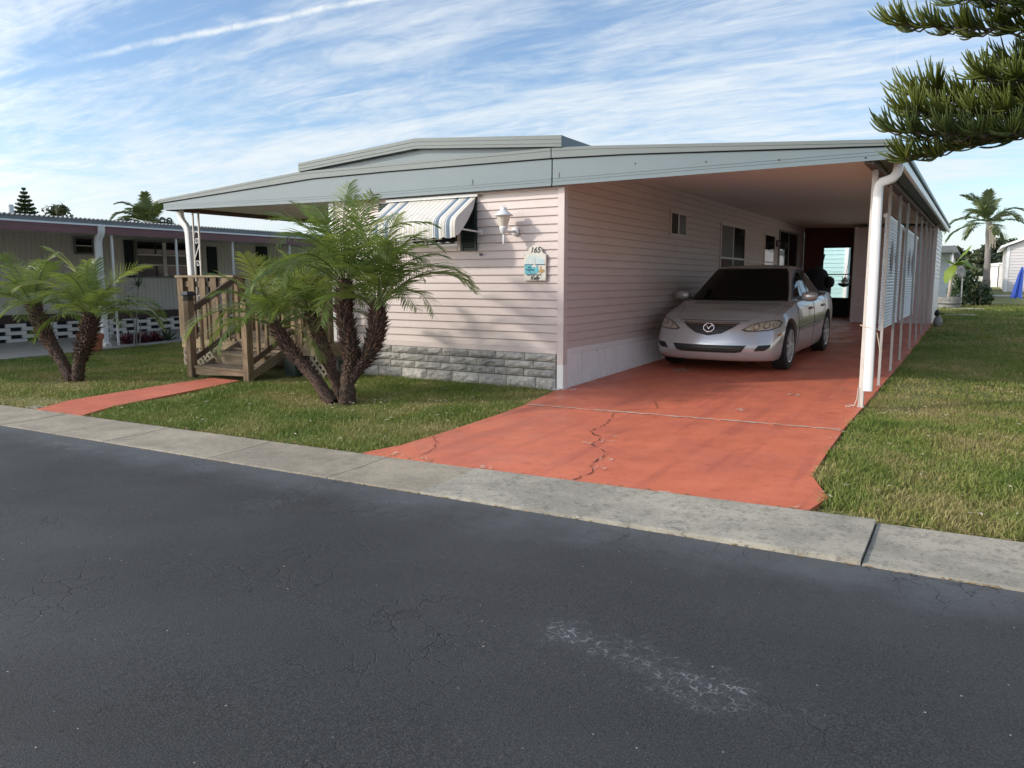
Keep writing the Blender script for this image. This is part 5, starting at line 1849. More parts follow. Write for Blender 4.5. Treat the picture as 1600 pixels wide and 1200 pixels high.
rp = thing('burgundy_plant', (-10.85, 1.5, 0.03), 'low burgundy-leaved plant on the edge of the neighbour driveway', 'plant')
m = MB()
for i in range(260):
    a, e = random.uniform(0, 6.28), random.uniform(0.2, 1.45)
    c = Vector((-10.85 + random.uniform(-.15, .15), 1.5 + random.uniform(-.42, .42), g(1.5)))
    d = Vector((math.cos(a) * math.cos(e), math.sin(a) * math.cos(e), math.sin(e))) * random.uniform(.14, .30)
    s_ = Vector((-math.sin(a), math.cos(a), 0)) * 0.022
    m.add([c - s_, c + s_, c + d * .6 + s_, c + d * .6 - s_, c + d], [(0, 1, 2, 3), (3, 2, 4)])
m.build('foliage', M['red_plant'], rp, fix=False)
ag = thing('spiky_plant', (-10.75, 2.05, 0.04), 'small grey-green spiky rosette plant right of the burgundy plant', 'plant')
for i in range(18):
    a, e = i * 2.4, R(15 + 60 * i / 18)
    c = Vector((-10.75, 2.05, g(2)))
    d = Vector((math.cos(a) * math.cos(e), math.sin(a) * math.cos(e), math.sin(e))) * random.uniform(.3, .42)
    s_ = Vector((-math.sin(a), math.cos(a), 0)) * 0.028
    MB().add([c - s_, c + s_, c + d * .5 + s_, c + d * .5 - s_, c + d + Vector((0, 0, -.03)), c + d * .5 - Vector((0, 0, .02))],
             [(0, 1, 2, 5), (0, 5, 3), (3, 5, 4), (5, 2, 4)]).build('leaf', M['agave'], ag, fix=False)

# ------------------------------------------------------------------ the car


def grid_box(nx, ny, nz, fn):
    """closed box-topology grid; fn(a, b, c) with a in -1..1, b and c in 0..1"""
    idx, vs, fs = {}, [], []

    def vid(i, j, k):
        key = (i, j, k)
        if key not in idx:
            idx[key] = len(vs)
            vs.append(fn(2 * i / nx - 1, j / ny, k / nz))
        return idx[key]
    for i in range(nx):
        for j in range(ny):
            fs.append((vid(i, j, 0), vid(i, j + 1, 0), vid(i + 1, j + 1, 0), vid(i + 1, j, 0)))
            fs.append((vid(i, j, nz), vid(i + 1, j, nz), vid(i + 1, j + 1, nz), vid(i, j + 1, nz)))
    for i in range(nx):
        for k in range(nz):
            fs.append((vid(i, 0, k), vid(i + 1, 0, k), vid(i + 1, 0, k + 1), vid(i, 0, k + 1)))
            fs.append((vid(i, ny, k), vid(i, ny, k + 1), vid(i + 1, ny, k + 1), vid(i + 1, ny, k)))
    for j in range(ny):
        for k in range(nz):
            fs.append((vid(0, j, k), vid(0, j, k + 1), vid(0, j + 1, k + 1), vid(0, j + 1, k)))
            fs.append((vid(nx, j, k), vid(nx, j + 1, k), vid(nx, j + 1, k + 1), vid(nx, j, k + 1)))
    return vs, fs


def pl_interp(x, pts):
    if x <= pts[0][0]:
        return pts[0][1]
    for (a, b), (c, d) in zip(pts[:-1], pts[1:]):
        if x <= c:
            t = (x - a) / (c - a)
            t = t * t * (3 - 2 * t) * 0.5 + t * 0.5
            return b + (d - b) * t
    return pts[-1][1]


CL = 4.70


def body_fn(a, b, c):
    yy = b * CL
    hw = pl_interp(yy, [(0, .80), (.25, .845), (.7, .882), (1.4, .89), (3.6, .89), (4.2, .865), (CL, .80)])
    zt = pl_interp(yy, [(0, .685), (.25, .755), (.6, .835), (1.2, .925), (1.45, .945), (2.6, .955), (3.6, .985), (3.95, 1.02), (4.5, 1.015), (CL, .97)])
    zb = pl_interp(yy, [(0, .175), (.35, .165), (1.5, .165), (3.5, .17), (4.4, .22), (CL, .28)])
    # side section: rocker tuck, widest at the waist crease, shoulder tuck
    sec = pl_interp(c, [(0, .93), (.16, .975), (.42, .995), (.62, 1.0), (.85, .975), (1, .935)])
    x = a * hw * sec
    crown = 0.055 if yy < 1.3 or yy > 3.9 else 0.02
    zt_a = zt - crown * abs(a) ** 2.6
    z = zb + c * (zt_a - zb)
    # bow of the nose and tail in plan, undercut of the bumper
    bow = 0.30 * (abs(x) / 0.85) ** 2.6
    front = max(0.0, 1 - yy / 0.9) ** 1.5
    rear = max(0.0, (yy - CL + 0.8) / 0.8) ** 1.5
    prof = pl_interp(c, [(0, .10), (.12, .035), (.34, .0), (.5, .01), (.62, .035), (.8, .07), (1, .12)])
    yy2 = yy + front * (bow + prof) - rear * (0.20 * (abs(x) / 0.85) ** 2.4 + 0.06 * abs(c - .5) * 2)
    return (x, yy2, z)


def cabin_fn(a, b, c):
    y_f = 1.13 + 0.86 * c ** 0.94 - 0.02
    y_r = 4.08 - 1.02 * c ** 1.05
    hw = 0.80 - 0.215 * c ** 1.15
    yy = y_f + (y_r - y_f) * b
    x = a * hw * (1 - 0.05 * (2 * b - 1) ** 2)
    roof = 1.425 + 0.028 * (1 - a * a) - 0.05 * (2 * b - 1) ** 2 + 0.012 * (1 - b)
    z = 0.86 + c * (roof - 0.86)
    yy += 0.17 * (abs(a)) ** 2.2 * max(0, 1 - b * 4) - 0.12 * abs(a) ** 2.2 * max(0, b * 4 - 3)
    return (x, yy, z)


def smooth_verts(vs, fs, it, w=0.5):
    nb_ = [set() for _ in vs]
    for f in fs:
        for i in range(len(f)):
            nb_[f[i]].add(f[(i + 1) % len(f)])
            nb_[f[(i + 1) % len(f)]].add(f[i])
    V = [Vector(v) for v in vs]
    for _ in range(it):
        V = [v.lerp(sum((V[k] for k in nb_[i]), Vector()) / len(nb_[i]), w) for i, v in enumerate(V)]
    return [tuple(v) for v in V]


car = thing('parked_car', (1.17, 2.08, 0.0), 'silver four-door sedan parked nose out under the carport', 'car', None, 0.0)
CS = 1.03
tilt = math.atan(0.021)
car.location = (1.165, 2.09, g(2.09) + 0.008)
car.rotation_euler = (tilt, 0, R(-1.0))
car.scale = (CS, CS * 1.01, CS * 0.99)

bv, bf = grid_box(20, 64, 12, body_fn)
bv = smooth_verts(bv, bf, 1, 0.6)
body = MB()
body.add(bv, bf)
body_o = body.build('body', M['car_paint'], car, local=True, smooth=True)
AXF, AXR, WR = 0.955, 3.62, 0.335
# wheel arches cut out of the closed shell
for ya in (AXF, AXR):
    for s_ in (-1, 1):
        cu = MB().lathe([(0.385, -0.32), (0.385, 0.32)], (s_ * 0.86, ya, 0.335), 36, 'x')
        co = cu.build('cutter', M['black'])
        md = body_o.modifiers.new('arch', 'BOOLEAN')
        md.operation = 'DIFFERENCE'
        md.object = co
        md.solver = 'EXACT'
        bpy.context.view_layer.update()
        dg = bpy.context.evaluated_depsgraph_get()
        # the cutter sits in world space while the body is under the car empty: evaluate without the parent
        body_o.parent = None
        bpy.context.view_layer.update()
        dg = bpy.context.evaluated_depsgraph_get()
        nm = bpy.data.meshes.new_from_object(body_o.evaluated_get(dg))
        body_o.modifiers.clear()
        old = body_o.data
        body_o.data = nm
        bpy.data.meshes.remove(old)
        bpy.data.objects.remove(co)
        body_o.parent = car
body_o.data.name = 'body'
if len(body_o.data.materials) > 1:
    while len(body_o.data.materials) > 1:
        body_o.data.materials.pop()
smooth_obj(body_o, 38)

cv, cf = grid_box(16, 36, 10, cabin_fn)
cv = smooth_verts(cv, cf, 2, 0.5)
cab_o = MB().add(cv, cf).build('cabin', M['car_paint'], car, local=True, smooth=True)

bvh_body = BVHTree.FromPolygons([Vector(v.co) for v in body_o.data.vertices], [tuple(p.vertices) for p in body_o.data.polygons])
bvh_cab = BVHTree.FromPolygons([Vector(v.co) for v in cab_o.data.vertices], [tuple(p.vertices) for p in cab_o.data.polygons])


def patch(name, poly, axis, mat, parent, off=0.004, bvhs=None, n=14, sgn=1, thick=True, smooth=True):
    """lay a polygon given in a view plane onto the car's skin.  axis 'y': poly of (x, z) seen from the front; 'x': poly of (y, z) seen from the side (sgn)"""
    bvhs = bvhs or [bvh_body]
    bm = bmesh.new()
    us = [p[0] for p in poly]
    ws = [p[1] for p in poly]
    vs = [bm.verts.new((u, w_, 0)) for u, w_ in poly]
    bm.faces.new(vs)
    # cut the polygon into a fine mesh with bisecting planes so that it can bend with the skin
    for k in range(1, n):
        u = min(us) + (max(us) - min(us)) * k / n
        bmesh.ops.bisect_plane(bm, geom=bm.verts[:] + bm.edges[:] + bm.faces[:], plane_co=(u, 0, 0), plane_no=(1, 0, 0))
    m_ = max(3, n // 2)
    for k in range(1, m_):
        w_ = min(ws) + (max(ws) - min(ws)) * k / m_
        bmesh.ops.bisect_plane(bm, geom=bm.verts[:] + bm.edges[:] + bm.faces[:], plane_co=(0, w_, 0), plane_no=(0, 1, 0))
    for v in bm.verts:
        u, w_ = v.co.x, v.co.y
        best = None
        for bvh in bvhs:
            if axis == 'y':
                o, d = Vector((u, -3, w_)), Vector((0, 1, 0))
            elif axis == 'x':
                o, d = Vector((sgn * 3, u, w_)), Vector((-sgn, 0, 0))
            else:
                o, d = Vector((u, w_, 4)), Vector((0, 0, -1))
            h = bvh.ray_cast(o, d)
            if h[0] is not None and (best is None or h[3] < best[3]):
                best = h
        if best is None:
            v.co = Vector((u, 0.4, w_)) if axis == 'y' else Vector((sgn * .8, u, w_))
        else:
            nr = best[1]
            if nr.dot(d) > 0:
                nr = -nr
            v.co = best[0] + nr * off
    me = bpy.data.meshes.new(name)
    bm.to_mesh(me)
    bm.free()
    me.materials.append(mat)
    if smooth:
        me.polygons.foreach_set('use_smooth', [True] * len(me.polygons))
    ob = bpy.data.objects.new(name, me)
    COL.objects.link(ob)
    ob.parent = parent
    return ob


def mirror(poly):
    return [(-a, b) for a, b in poly][::-1]


# grille: five-point shield with chrome wing edge
gp_ = [(-.375, .685), (.375, .685), (.32, .635), (.18, .553), (0, .520), (-.18, .553), (-.32, .635)]
gro = [(-.41, .705), (.41, .705), (.36, .635), (.20, .530), (0, .495), (-.20, .530), (-.36, .635)]
gr_o = patch('grille', gp_, 'y', M['black'], car, 0.007, n=18)  # flat black patch on the skin; the dark of the recess is painted in
patch('grille_surround', gro, 'y', M['car_paint'], gr_o, 0.003, n=18)
for k in range(4):
    z = 0.655 - k * 0.032
    hwid = (0.325, 0.27, 0.20, 0.125)[k]
    patch('slat', [(-hwid, z - .005), (hwid, z - .005), (hwid, z + .005), (-hwid, z + .005)], 'y', M['lens_dark'], gr_o, 0.011, n=14)
patch('chrome_bar', [(-.375, .672), (.375, .672), (.385, .690), (-.385, .690)], 'y', M['chrome'], gr_o, 0.011, n=18)
# emblem: oval ring with a winged v
em = MB()
ring = []
for i in range(29):
    t = 6.283 * i / 28
    ring.append((0.072 * math.cos(t), 0, 0.058 * math.sin(t)))
em.tube(ring, 0.0085, 6, False)
wing = [(-.066, 0.012), (-.045, 0.030), (-.018, 0.012), (0, -.020), (.018, .012), (.045, .030), (.066, .012)]
em.tube([(x, -0.002, z) for x, z in wing], [0.006, .009, .010, .012, .010, .009, .006], 6)
h = bvh_body.ray_cast(Vector((0, -3, .625)), Vector((0, 1, 0)))
emo = em.build('emblem', M['chrome'], car, local=True, smooth=True)
emo.location = (0, h[0].y - 0.022, 0.628)
emo.rotation_euler = (R(-12), 0, 0)

hl = [(.415, .600), (.47, .580), (.60, .578), (.74, .590), (.825, .625), (.838, .685), (.80, .718), (.68, .708), (.54, .675)]
hl_in = [(.455, .608), (.49, .594), (.60, .591), (.735, .602), (.81, .632), (.822, .680), (.79, .704), (.68, .695), (.55, .664)]
for s_ in (1, -1):
    P_ = hl if s_ == 1 else mirror(hl)
    Q_ = hl_in if s_ == 1 else mirror(hl_in)
    h_o = patch('headlight', P_, 'y', M['lens_dark'], car, 0.004, n=16)
    patch('lens', Q_, 'y', M['lens'], h_o, 0.009, n=16)
    for cx, cz, rr_ in ((.585, .634, .040), (.695, .648, .038), (.775, .658, .024)):
        rp_ = [(s_ * cx + rr_ * math.cos(t), cz + rr_ * math.sin(t)) for t in [6.283 * i / 16 for i in range(16)]]
        patch('reflector', rp_, 'y', M['chrome'], h_o, 0.0115, n=5)
        rp_ = [(s_ * cx + rr_ * .68 * math.cos(t), cz + rr_ * .68 * math.sin(t)) for t in [6.283 * i / 16 for i in range(16)]]
        patch('bulb_cover', rp_, 'y', M['lens'], h_o, 0.0140, n=5)
# lower intake and fog recesses: flat black patches with the openings' shade painted in
patch('lower_intake', [(-.50, .400), (.50, .400), (.44, .315), (.36, .300), (-.36, .300), (-.44, .315)], 'y', M['black'], car, 0.005, n=18)
for z in (.330, .362):
    patch('intake_bar', [(-.43, z), (.43, z), (.43, z + .007), (-.43, z + .007)], 'y', M['lens_dark'], car, 0.009, n=16)
for s_ in (1, -1):
    fg = [(.585, .325), (.64, .400), (.775, .408), (.765, .375), (.71, .330)]
    fg = fg if s_ == 1 else mirror(fg)
    patch('fog_recess_shade', fg, 'y', M['black'], car, 0.005, n=10)
    ln = [(.415, .700), (.43, .708), (.55, .688), (.54, .681)]
# bonnet shut line and crease
patch('bonnet_line', [(-.47, .711), (.47, .711), (.47, .7175), (-.47, .7175)], 'y', M['gap'], car, 0.0025, n=18)
for s_ in (1, -1):
    m = MB()
    pts = []
    for i in range(22):
        t = i / 21
        yy = 0.28 + t * 0.92
        xx = s_ * (0.50 + 0.22 * t)
        hh = bvh_body.ray_cast(Vector((xx, yy, 3)), Vector((0, 0, -1)))
        if hh[0]:
            pts.append(hh[0] + Vector((0, 0, -0.004)))
    m.tube(pts, [0.012] * len(pts), 6)
    m.build('bonnet_crease', M['car_paint'], car, local=True, smooth=True)
    pts = []
    for i in range(22):
        t = i / 21
        yy = 0.42 + t * 0.85
        xx = s_ * (0.735 + 0.03 * t)
        hh = bvh_body.ray_cast(Vector((xx, yy, 3)), Vector((0, 0, -1)))
        if hh[0]:
            pts.append(hh[0] + Vector((0, 0, -0.0015)))
    MB().tube(pts, 0.0035, 4).build('shut_line', M['gap'], car, local=True)
# windscreen, wipers and side glass


def cab_half(c):
    return 0.80 - 0.215 * c ** 1.15


def zc_(c):
    return 0.86 + c * (1.43 - 0.86)


ws = []
for c in (0.16, 0.3, 0.5, 0.7, 0.86, 0.93):
    ws.append((cab_half(c) - 0.075, zc_(c)))
ws_poly = [(-a, b) for a, b in ws][:1] + ws + [(-a, b) for a, b in ws[::-1]][:-1]
ws_poly = ws + [(-a, b) for a, b in ws[::-1]]
wo = patch('windscreen', ws_poly, 'y', M['car_glass'], car, 0.005, [bvh_cab], n=20)
big_ = [(a + 0.018, b) for a, b in ws]
big_[0] = (big_[0][0], big_[0][1] - 0.02)
big_[-1] = (big_[-1][0], big_[-1][1] + 0.012)
patch('windscreen_seal', big_ + [(-a, b) for a, b in big_[::-1]], 'y', M['black'], car, 0.002, [bvh_cab], n=20)
m = MB()
for x0, x1 in ((-.45, .05), (.05, .58)):
    pa = bvh_cab.ray_cast(Vector((x0, -3, .965)), Vector((0, 1, 0)))[0]
    pb = bvh_cab.ray_cast(Vector((x1, -3, .985)), Vector((0, 1, 0)))[0]
    m.tube([pa + Vector((0, -.02, .01)), pb + Vector((0, -.02, .01))], 0.006, 5)
m.build('wiper', M['black'], car, local=True)
mi_ = bvh_cab.ray_cast(Vector((0.05, -3, 1.33)), Vector((0, 1, 0)))[0]
for s_ in (1, -1):
    fr_ = [(1.66, .985), (2.02, 1.215), (2.28, 1.335), (2.47, 1.362), (2.475, .985)]
    rw_ = [(2.545, .985), (2.54, 1.364), (2.85, 1.350), (3.12, 1.265), (3.28, 1.165), (3.40, 1.0)]
    q_ = [(3.44, 1.005), (3.34, 1.14), (3.40, 1.125), (3.55, 1.02)]
    seal = [(1.52, .958), (2.00, 1.245), (2.27, 1.366), (2.50, 1.392), (2.86, 1.380), (3.15, 1.290), (3.42, 1.15), (3.62, 1.0), (3.60, .965)]
    patch('window_seal', seal, 'x', M['black'], car, 0.0025, [bvh_cab, bvh_body], n=26, sgn=s_)
    patch('side_window', fr_, 'x', M['car_glass'], car, 0.006, [bvh_cab, bvh_body], n=14, sgn=s_)
    patch('side_window', rw_, 'x', M['car_glass'], car, 0.006, [bvh_cab, bvh_body], n=14, sgn=s_)
    # door shut lines, handles, moulding, marker
    for line in ([(1.42, .30), (1.405, .92)], [(2.50, .26), (2.505, .95)], [(3.22, .40), (3.42, .66), (3.46, .95)]):
        pts = []
        for (ya, za), (yb_, zb_) in zip(line[:-1], line[1:]):
            for i in range(10):
                t = i / 9
                hh = bvh_body.ray_cast(Vector((s_ * 3, ya + (yb_ - ya) * t, za + (zb_ - za) * t)), Vector((-s_, 0, 0)))
                if hh[0] and abs(hh[0].x) > 0.6:
                    pts.append(hh[0])
        if len(pts) > 3:
            MB().tube(pts, 0.004, 4).build('shut_line', M['gap'], car, local=True)
    for yh in (2.28, 3.20):
        hh = bvh_body.ray_cast(Vector((s_ * 3, yh, .80)), Vector((-s_, 0, 0)))[0]
        o = MB().box(-.012, .026, -.085, .085, -.015, .015).build('door_handle', M['car_paint'], car, local=True, bevel=0.008, smooth=True)
        o.location = hh
        patch('handle_shade', [(yh - .10, .775), (yh + .06, .775), (yh + .06, .822), (yh - .10, .822)], 'x', M['lens_dark'], car, 0.0025, n=6, sgn=s_)  # flat dark patch paints the shade of the handle scoop
    patch('side_moulding', [(1.45, .525), (3.18, .525), (3.18, .553), (1.45, .553)], 'x', M['car_paint'], car, 0.010, n=26, sgn=s_)
    patch('moulding_line', [(1.45, .515), (3.18, .515), (3.18, .524), (1.45, .524)], 'x', M['gap'], car, 0.004, n=26, sgn=s_)
    patch('side_marker', [(.40, .505), (.53, .512), (.53, .545), (.40, .535)], 'x', M['amber'], car, 0.005, n=6, sgn=s_)
    # mirror
    mo = MB()
    mo.lathe([(0.02, -0.115), (0.055, -0.10), (0.078, -0.04), (0.080, 0.03), (0.062, 0.09), (0.02, 0.11)], (0, 0, 0), 14, 'x')
    mir = mo.build('door_mirror', M['car_paint'] if s_ == 1 else M['car_paint'], car, local=True, smooth=True)
    mir.location = (s_ * 0.955, 1.70, 0.995)
    mir.scale = (1, 0.75, 0.95)
    MB().lathe([(0.062, 0.0), (0.060, 0.006)], (0, 0.068, 0), 14, 'y').build('mirror_glass', M['car_glass'], mir, local=True)
    MB().bar((-s_ * 0.17, 0.0, -0.045), (-s_ * 0.06, 0, -0.03), 0.06, 0.035).build('mirror_stalk', M['black'], mir, local=True)
    patch('tail_light', [(4.28, .76), (4.62, .74), (4.62, .90), (4.30, .90)], 'x', M['red_lens'], car, 0.005, n=8, sgn=s_)

# wheels


def make_wheel(loc, s_):
    w_ = bpy.data.objects.new('wheel', None)
    COL.objects.link(w_)
    w_.parent = car
    w_.location = loc
    t = MB()
    t.lathe([(0.205, -.10), (0.300, -.108), (0.325, -.095), (0.335, -.05), (0.335, .05), (0.325, .095), (0.300, .108), (0.205, .10)], (0, 0, 0), 36, 'x', cap=False)
    ty = t.build('tyre', M['tyre'], w_, local=True, smooth=False)
    smooth_obj(ty, 35)
    r_ = MB()
    o = s_ * 0.085
    r_.lathe([(0.232, o + s_ * .022), (0.216, o + s_ * .018), (0.205, o - s_ * .04), (0.10, o - s_ * .055)], (0, 0, 0), 36, 'x', cap=False)
    rim = r_.build('rim', M['alloy'], w_, local=True)
    smooth_obj(rim, 30)
    d_ = MB().lathe([(0.204, o - s_ * .05), (0.02, o - s_ * .052)], (0, 0, 0), 24, 'x').build('brake_void', M['gap'], w_, local=True)
    sp_ = MB()
    for k in range(10):
        a = 6.283 * (k // 2) / 5 + (0.17 if k % 2 else -0.17) + 0.3
        a2 = 6.283 * (k // 2) / 5 + (0.24 if k % 2 else -0.24) + 0.3
        p = Vector((o + s_ * .008, 0.045 * math.cos(a), 0.045 * math.sin(a)))
        q = Vector((o + s_ * .010, 0.214 * math.cos(a2), 0.214 * math.sin(a2)))
        sp_.bar(p, q, 0.030, 0.030, (1, 0, 0))
    sp_.lathe([(0.062, o - s_ * .02), (0.058, o + s_ * .016), (0.03, o + s_ * .022)], (0, 0, 0), 20, 'x')
    stuff(sp_.build('spokes', M['alloy'], w_, local=True, bevel=0.003))
    return w_


for ya in (AXF, AXR):
    for s_ in (1, -1):
        make_wheel((s_ * 0.768, ya, WR), s_)
MB().box(-0.60, 0.60, 0.75, 4.2, 0.14, 0.20).build('underbody', M['black'], car, local=True)

# ------------------------------------------------------------------ background right: planter, banana, bush, dish, palm, houses
pt = thing('round_planter', (3.57, 21.7, g(21.7)), 'low round grey stone planter holding the banana plant', 'planter')
z0 = g(21.5)
MB().lathe([(0.36, z0 - .05), (0.36, z0 + .32), (0.28, z0 + .32), (0.27, z0 + .24)], (3.57, 21.7, 0), 20).build('ring', M['grey_stone'], pt)
MB().lathe([(0.38, z0 + .10), (0.38, z0 + .125)], (3.57, 21.7, 0), 20).build('joint_course', M['mortar'], pt)
MB().lathe([(0.375, z0 + .24), (0.375, z0 + .34), (0.28, z0 + .34)], (3.57, 21.7, 0), 20).build('coping', M['grey_stone'], pt)
MB().lathe([(0.27, z0 + .26), (0.02, z0 + .28)], (3.57, 21.7, 0), 16).build('soil', M['soil'], pt)

bnp = thing('banana_plant', (3.57, 21.7, z0 + .27), 'bright green banana plant growing in the round stone planter', 'plant')
MB().tube([(3.55, 21.7, z0 + .25), (3.58, 21.7, z0 + .8), (3.66, 21.7, z0 + 1.45)], [0.06, 0.05, 0.035], 10).build('stem', M['debris'], bnp, smooth=True)


def banana_leaf(base, pts, w, name='leaf'):
    m = MB()
    P_ = [Vector(p) for p in pts]
    D = []
    for i in range(len(P_) - 1):
        for k in range(6):
            D.append(P_[i].lerp(P_[i + 1], k / 6))
    D.append(P_[-1])
    # relax the corners
    for _ in range(3):
        D = [D[0]] + [(D[i - 1] + D[i] * 2 + D[i + 1]) / 4 for i in range(1, len(D) - 1)] + [D[-1]]
    vs, fs = [], []
    n = len(D)
    for i, p in enumerate(D):
        d = (D[min(i + 1, n - 1)] - D[max(i - 1, 0)]).normalized()
        s_ = d.cross(Vector((0, 0, 1)))
        s_ = s_.normalized() if s_.length > 1e-3 else Vector((1, 0, 0))
        t = i / (n - 1)
        ww = w * (math.sin(math.pi * min(1, t * 0.93 + 0.07)) ** 0.6) * random.uniform(.82, 1.0)
        dr = Vector((0, 0, -0.25 * ww))
        vs += [p - s_ * ww + dr, p, p + s_ * ww + dr]
    for i in range(n - 1):
        fs += [(3 * i, 3 * i + 1, 3 * i + 4, 3 * i + 3), (3 * i + 1, 3 * i + 2, 3 * i + 5, 3 * i + 4)]
    m.add(vs, fs)
    m.build(name, M['banana_leaf'], bnp, fix=False, smooth=True)


b0 = (3.66, 21.7, z0 + 1.45)
banana_leaf(b0, [b0, (3.85, 21.7, z0 + 1.75), (4.11, 21.8, z0 + 2.08)], 0.19)
banana_leaf(b0, [b0, (3.95, 21.5, z0 + 1.60), (4.22, 21.4, z0 + 1.28)], 0.24)
banana_leaf(b0, [b0, (4.0, 21.8, z0 + 1.45), (4.50, 21.9, z0 + 1.2)], 0.19)
banana_leaf(b0, [b0, (3.46, 21.6, z0 + 1.58), (3.22, 21.6, z0 + 1.70)], 0.19)
banana_leaf(b0, [b0, (3.52, 21.4, z0 + 1.2), (3.44, 21.3, z0 + 0.78)], 0.2)
banana_leaf(b0, [b0, (3.60, 22.0, z0 + 1.3), (3.60, 22.2, z0 + 0.9)], 0.12)


def leaf_cloud(m, c, r, n, size, rr, shell=0.35):
    for _ in range(n):
        while True:
            v = Vector((rr.uniform(-1, 1), rr.uniform(-1, 1), rr.uniform(-1, 1)))
            if shell < v.length < 1:
                break
        p = Vector(c) + Vector((v.x * r[0], v.y * r[1], v.z * r[2]))
        nrm = (v + Vector((rr.uniform(-.8, .8), rr.uniform(-.8, .8), rr.uniform(-.3, 1.0)))).normalized()
        a = nrm.cross(Vector((rr.uniform(-1, 1), rr.uniform(-1, 1), rr.uniform(-1, 1)))).normalized()
        b = nrm.cross(a)
        s_ = size * rr.uniform(.6, 1.4)
        m.add([p - a * s_, p + b * s_ * .45, p + a * s_, p - b * s_ * .45], [(0, 1, 2, 3)])


rr = random.Random(5)
bu = thing('dark_shrub', (3.95, 23.0, g(23)), 'dark green leafy shrub behind the banana plant', 'shrub')
m = MB()
for c, r_ in (((3.85, 23.0, z0 + .45), (.42, .4, .5)), ((4.25, 23.2, z0 + .55), (.45, .4, .6)), ((3.95, 23.2, z0 + .95), (.35, .3, .35)), ((4.55, 23.4, z0 + .35), (.35, .3, .4))):
    leaf_cloud(m, c, r_, 420, 0.07, rr, 0.3)
m.build('foliage', M['bush_leaf'], bu, fix=False)
m = MB()
for i in range(7):
    x = 3.7 + i * .13
    m.tube([(x, 23.0, g(23)), (x + rr.uniform(-.1, .1), 23.0, z0 + .8)], 0.015, 5)
m.build('stems', M['pine_bark'], bu)

dsh = thing('satellite_dish', (3.92, 22.4, g(22)), 'dark grey satellite dish on a pole behind the banana leaves', 'satellite dish')
o = MB().lathe([(0.02, 0.06), (0.12, 0.035), (0.22, 0.0), (0.215, -.012), (0.11, 0.022), (0.02, 0.045)], (0, 0, 0), 24, 'y').build('dish', M['dish'], dsh, local=True, smooth=True)
o.location = (-0.06, 0, z0 + 1.18 - g(22))
o.rotation_euler = (R(18), 0, R(-35))
o.scale = (0.8, 1, 1.05)
MB().tube([(3.92, 22.45, g(22)), (3.90, 22.45, z0 + 1.1)], 0.025, 8).build('mast', M['steel'], dsh)
MB().tube([(3.86, 22.4, z0 + 1.02), (3.78, 22.05, z0 + 1.15)], 0.01, 6).build('feed_arm', M['steel'], dsh)

ps = MB().slope(3.55, 4.6, 20.6, 20.85, -0.02, 0.012)
structure(ps.build('stepping_slab', M['conc_pale']))
structure(MB().slope(3.6, 4.35, 17.2, 17.4, -0.02, 0.012).build('stepping_slab', M['conc_pale']))
structure(MB().slope(3.5, 60, 31.6, 33.0, -0.02, 0.012).build('cross_path', M['conc_pale']))

tp = palm([(4.82, 41.25, 0.85), (4.80, 41.25, 2.4), (4.72, 41.25, 4.5)], [0.24, 0.16, 0.145, 0.15], 'tall single palm with grey trunk standing beyond the lawn on the right', None, 17, 2.3, 9,
          name='tall_palm', e_lo=-5, leaf=0.62, mats=[M['tall_palm_leaf'], M['palm_rib']], boots=False, width=0.075)
for ch in tp.children:
    if ch.name.startswith('trunk'):
        ch.data.materials[0] = M['grey_trunk']
m = MB()
for i in range(14):
    x = 4.78 + random.uniform(-.05, .25)
    m.tube([(4.76, 41.2, 4.45), (x, 41.1, 4.2), (x + .08, 41.1, 3.3 + random.uniform(-.3, .3))], 0.02, 4)
m.build('dead_sheath', M['debris'], tp)

# pale pink house on the right edge
ph = thing('pale_pink_house', (5.6, 38.25, g(38)), 'pale pink vinyl-sided house with white trim at the right edge', 'house')
gz = g(38)
MB().box(5.62, 11.5, 38.27, 46.0, gz - .1, 3.06).build('wall', M['pale_vinyl'], ph)
gable = MB()
gable.add([(5.62, 38.26, 3.06), (11.5, 38.26, 3.06), (8.5, 38.26, 4.3), (5.62, 38.5, 3.06), (11.5, 38.5, 3.06), (8.5, 38.5, 4.3)], [(0, 1, 2), (3, 5, 4), (0, 3, 4, 1), (1, 4, 5, 2), (2, 5, 3, 0)])
gable.build('gable', M['pale_vinyl'], ph)
z = gz
while z < 3.0:
    MB().extrude_x([(38.27, z + .148), (38.266, z + .148), (38.245, z + .005), (38.25, z), (38.27, z)], 5.72, 9.0).build('siding_board', M['pale_vinyl'], ph)
    z += 0.15
z = gz
while z < 3.0:
    MB().extrude_y([(5.62, z + .148), (5.616, z + .148), (5.595, z + .005), (5.60, z), (5.62, z)], 38.38, 46.0).build('siding_board', M['pale_vinyl'], ph)
    z += 0.15
MB().box(5.585, 5.71, 38.235, 38.27, gz - .05, 3.06).box(5.585, 5.619, 38.27, 38.37, gz - .05, 3.06).build('corner_trim', M['white_clean'], ph)
MB().hexa([(5.3, 38.0, 2.98), (8.5, 38.0, 4.30), (8.5, 46.3, 4.30), (5.3, 46.3, 2.98)], [(5.3, 38.0, 3.10), (8.5, 38.0, 4.42), (8.5, 46.3, 4.42), (5.3, 46.3, 3.10)]).build('roof', M['white_clean'], ph)
MB().hexa([(8.51, 38.0, 4.30), (11.8, 38.0, 2.98), (11.8, 46.3, 2.98), (8.51, 46.3, 4.30)], [(8.51, 38.0, 4.42), (11.8, 38.0, 3.10), (11.8, 46.3, 3.10), (8.51, 46.3, 4.42)]).build('roof', M['white_clean'], ph)

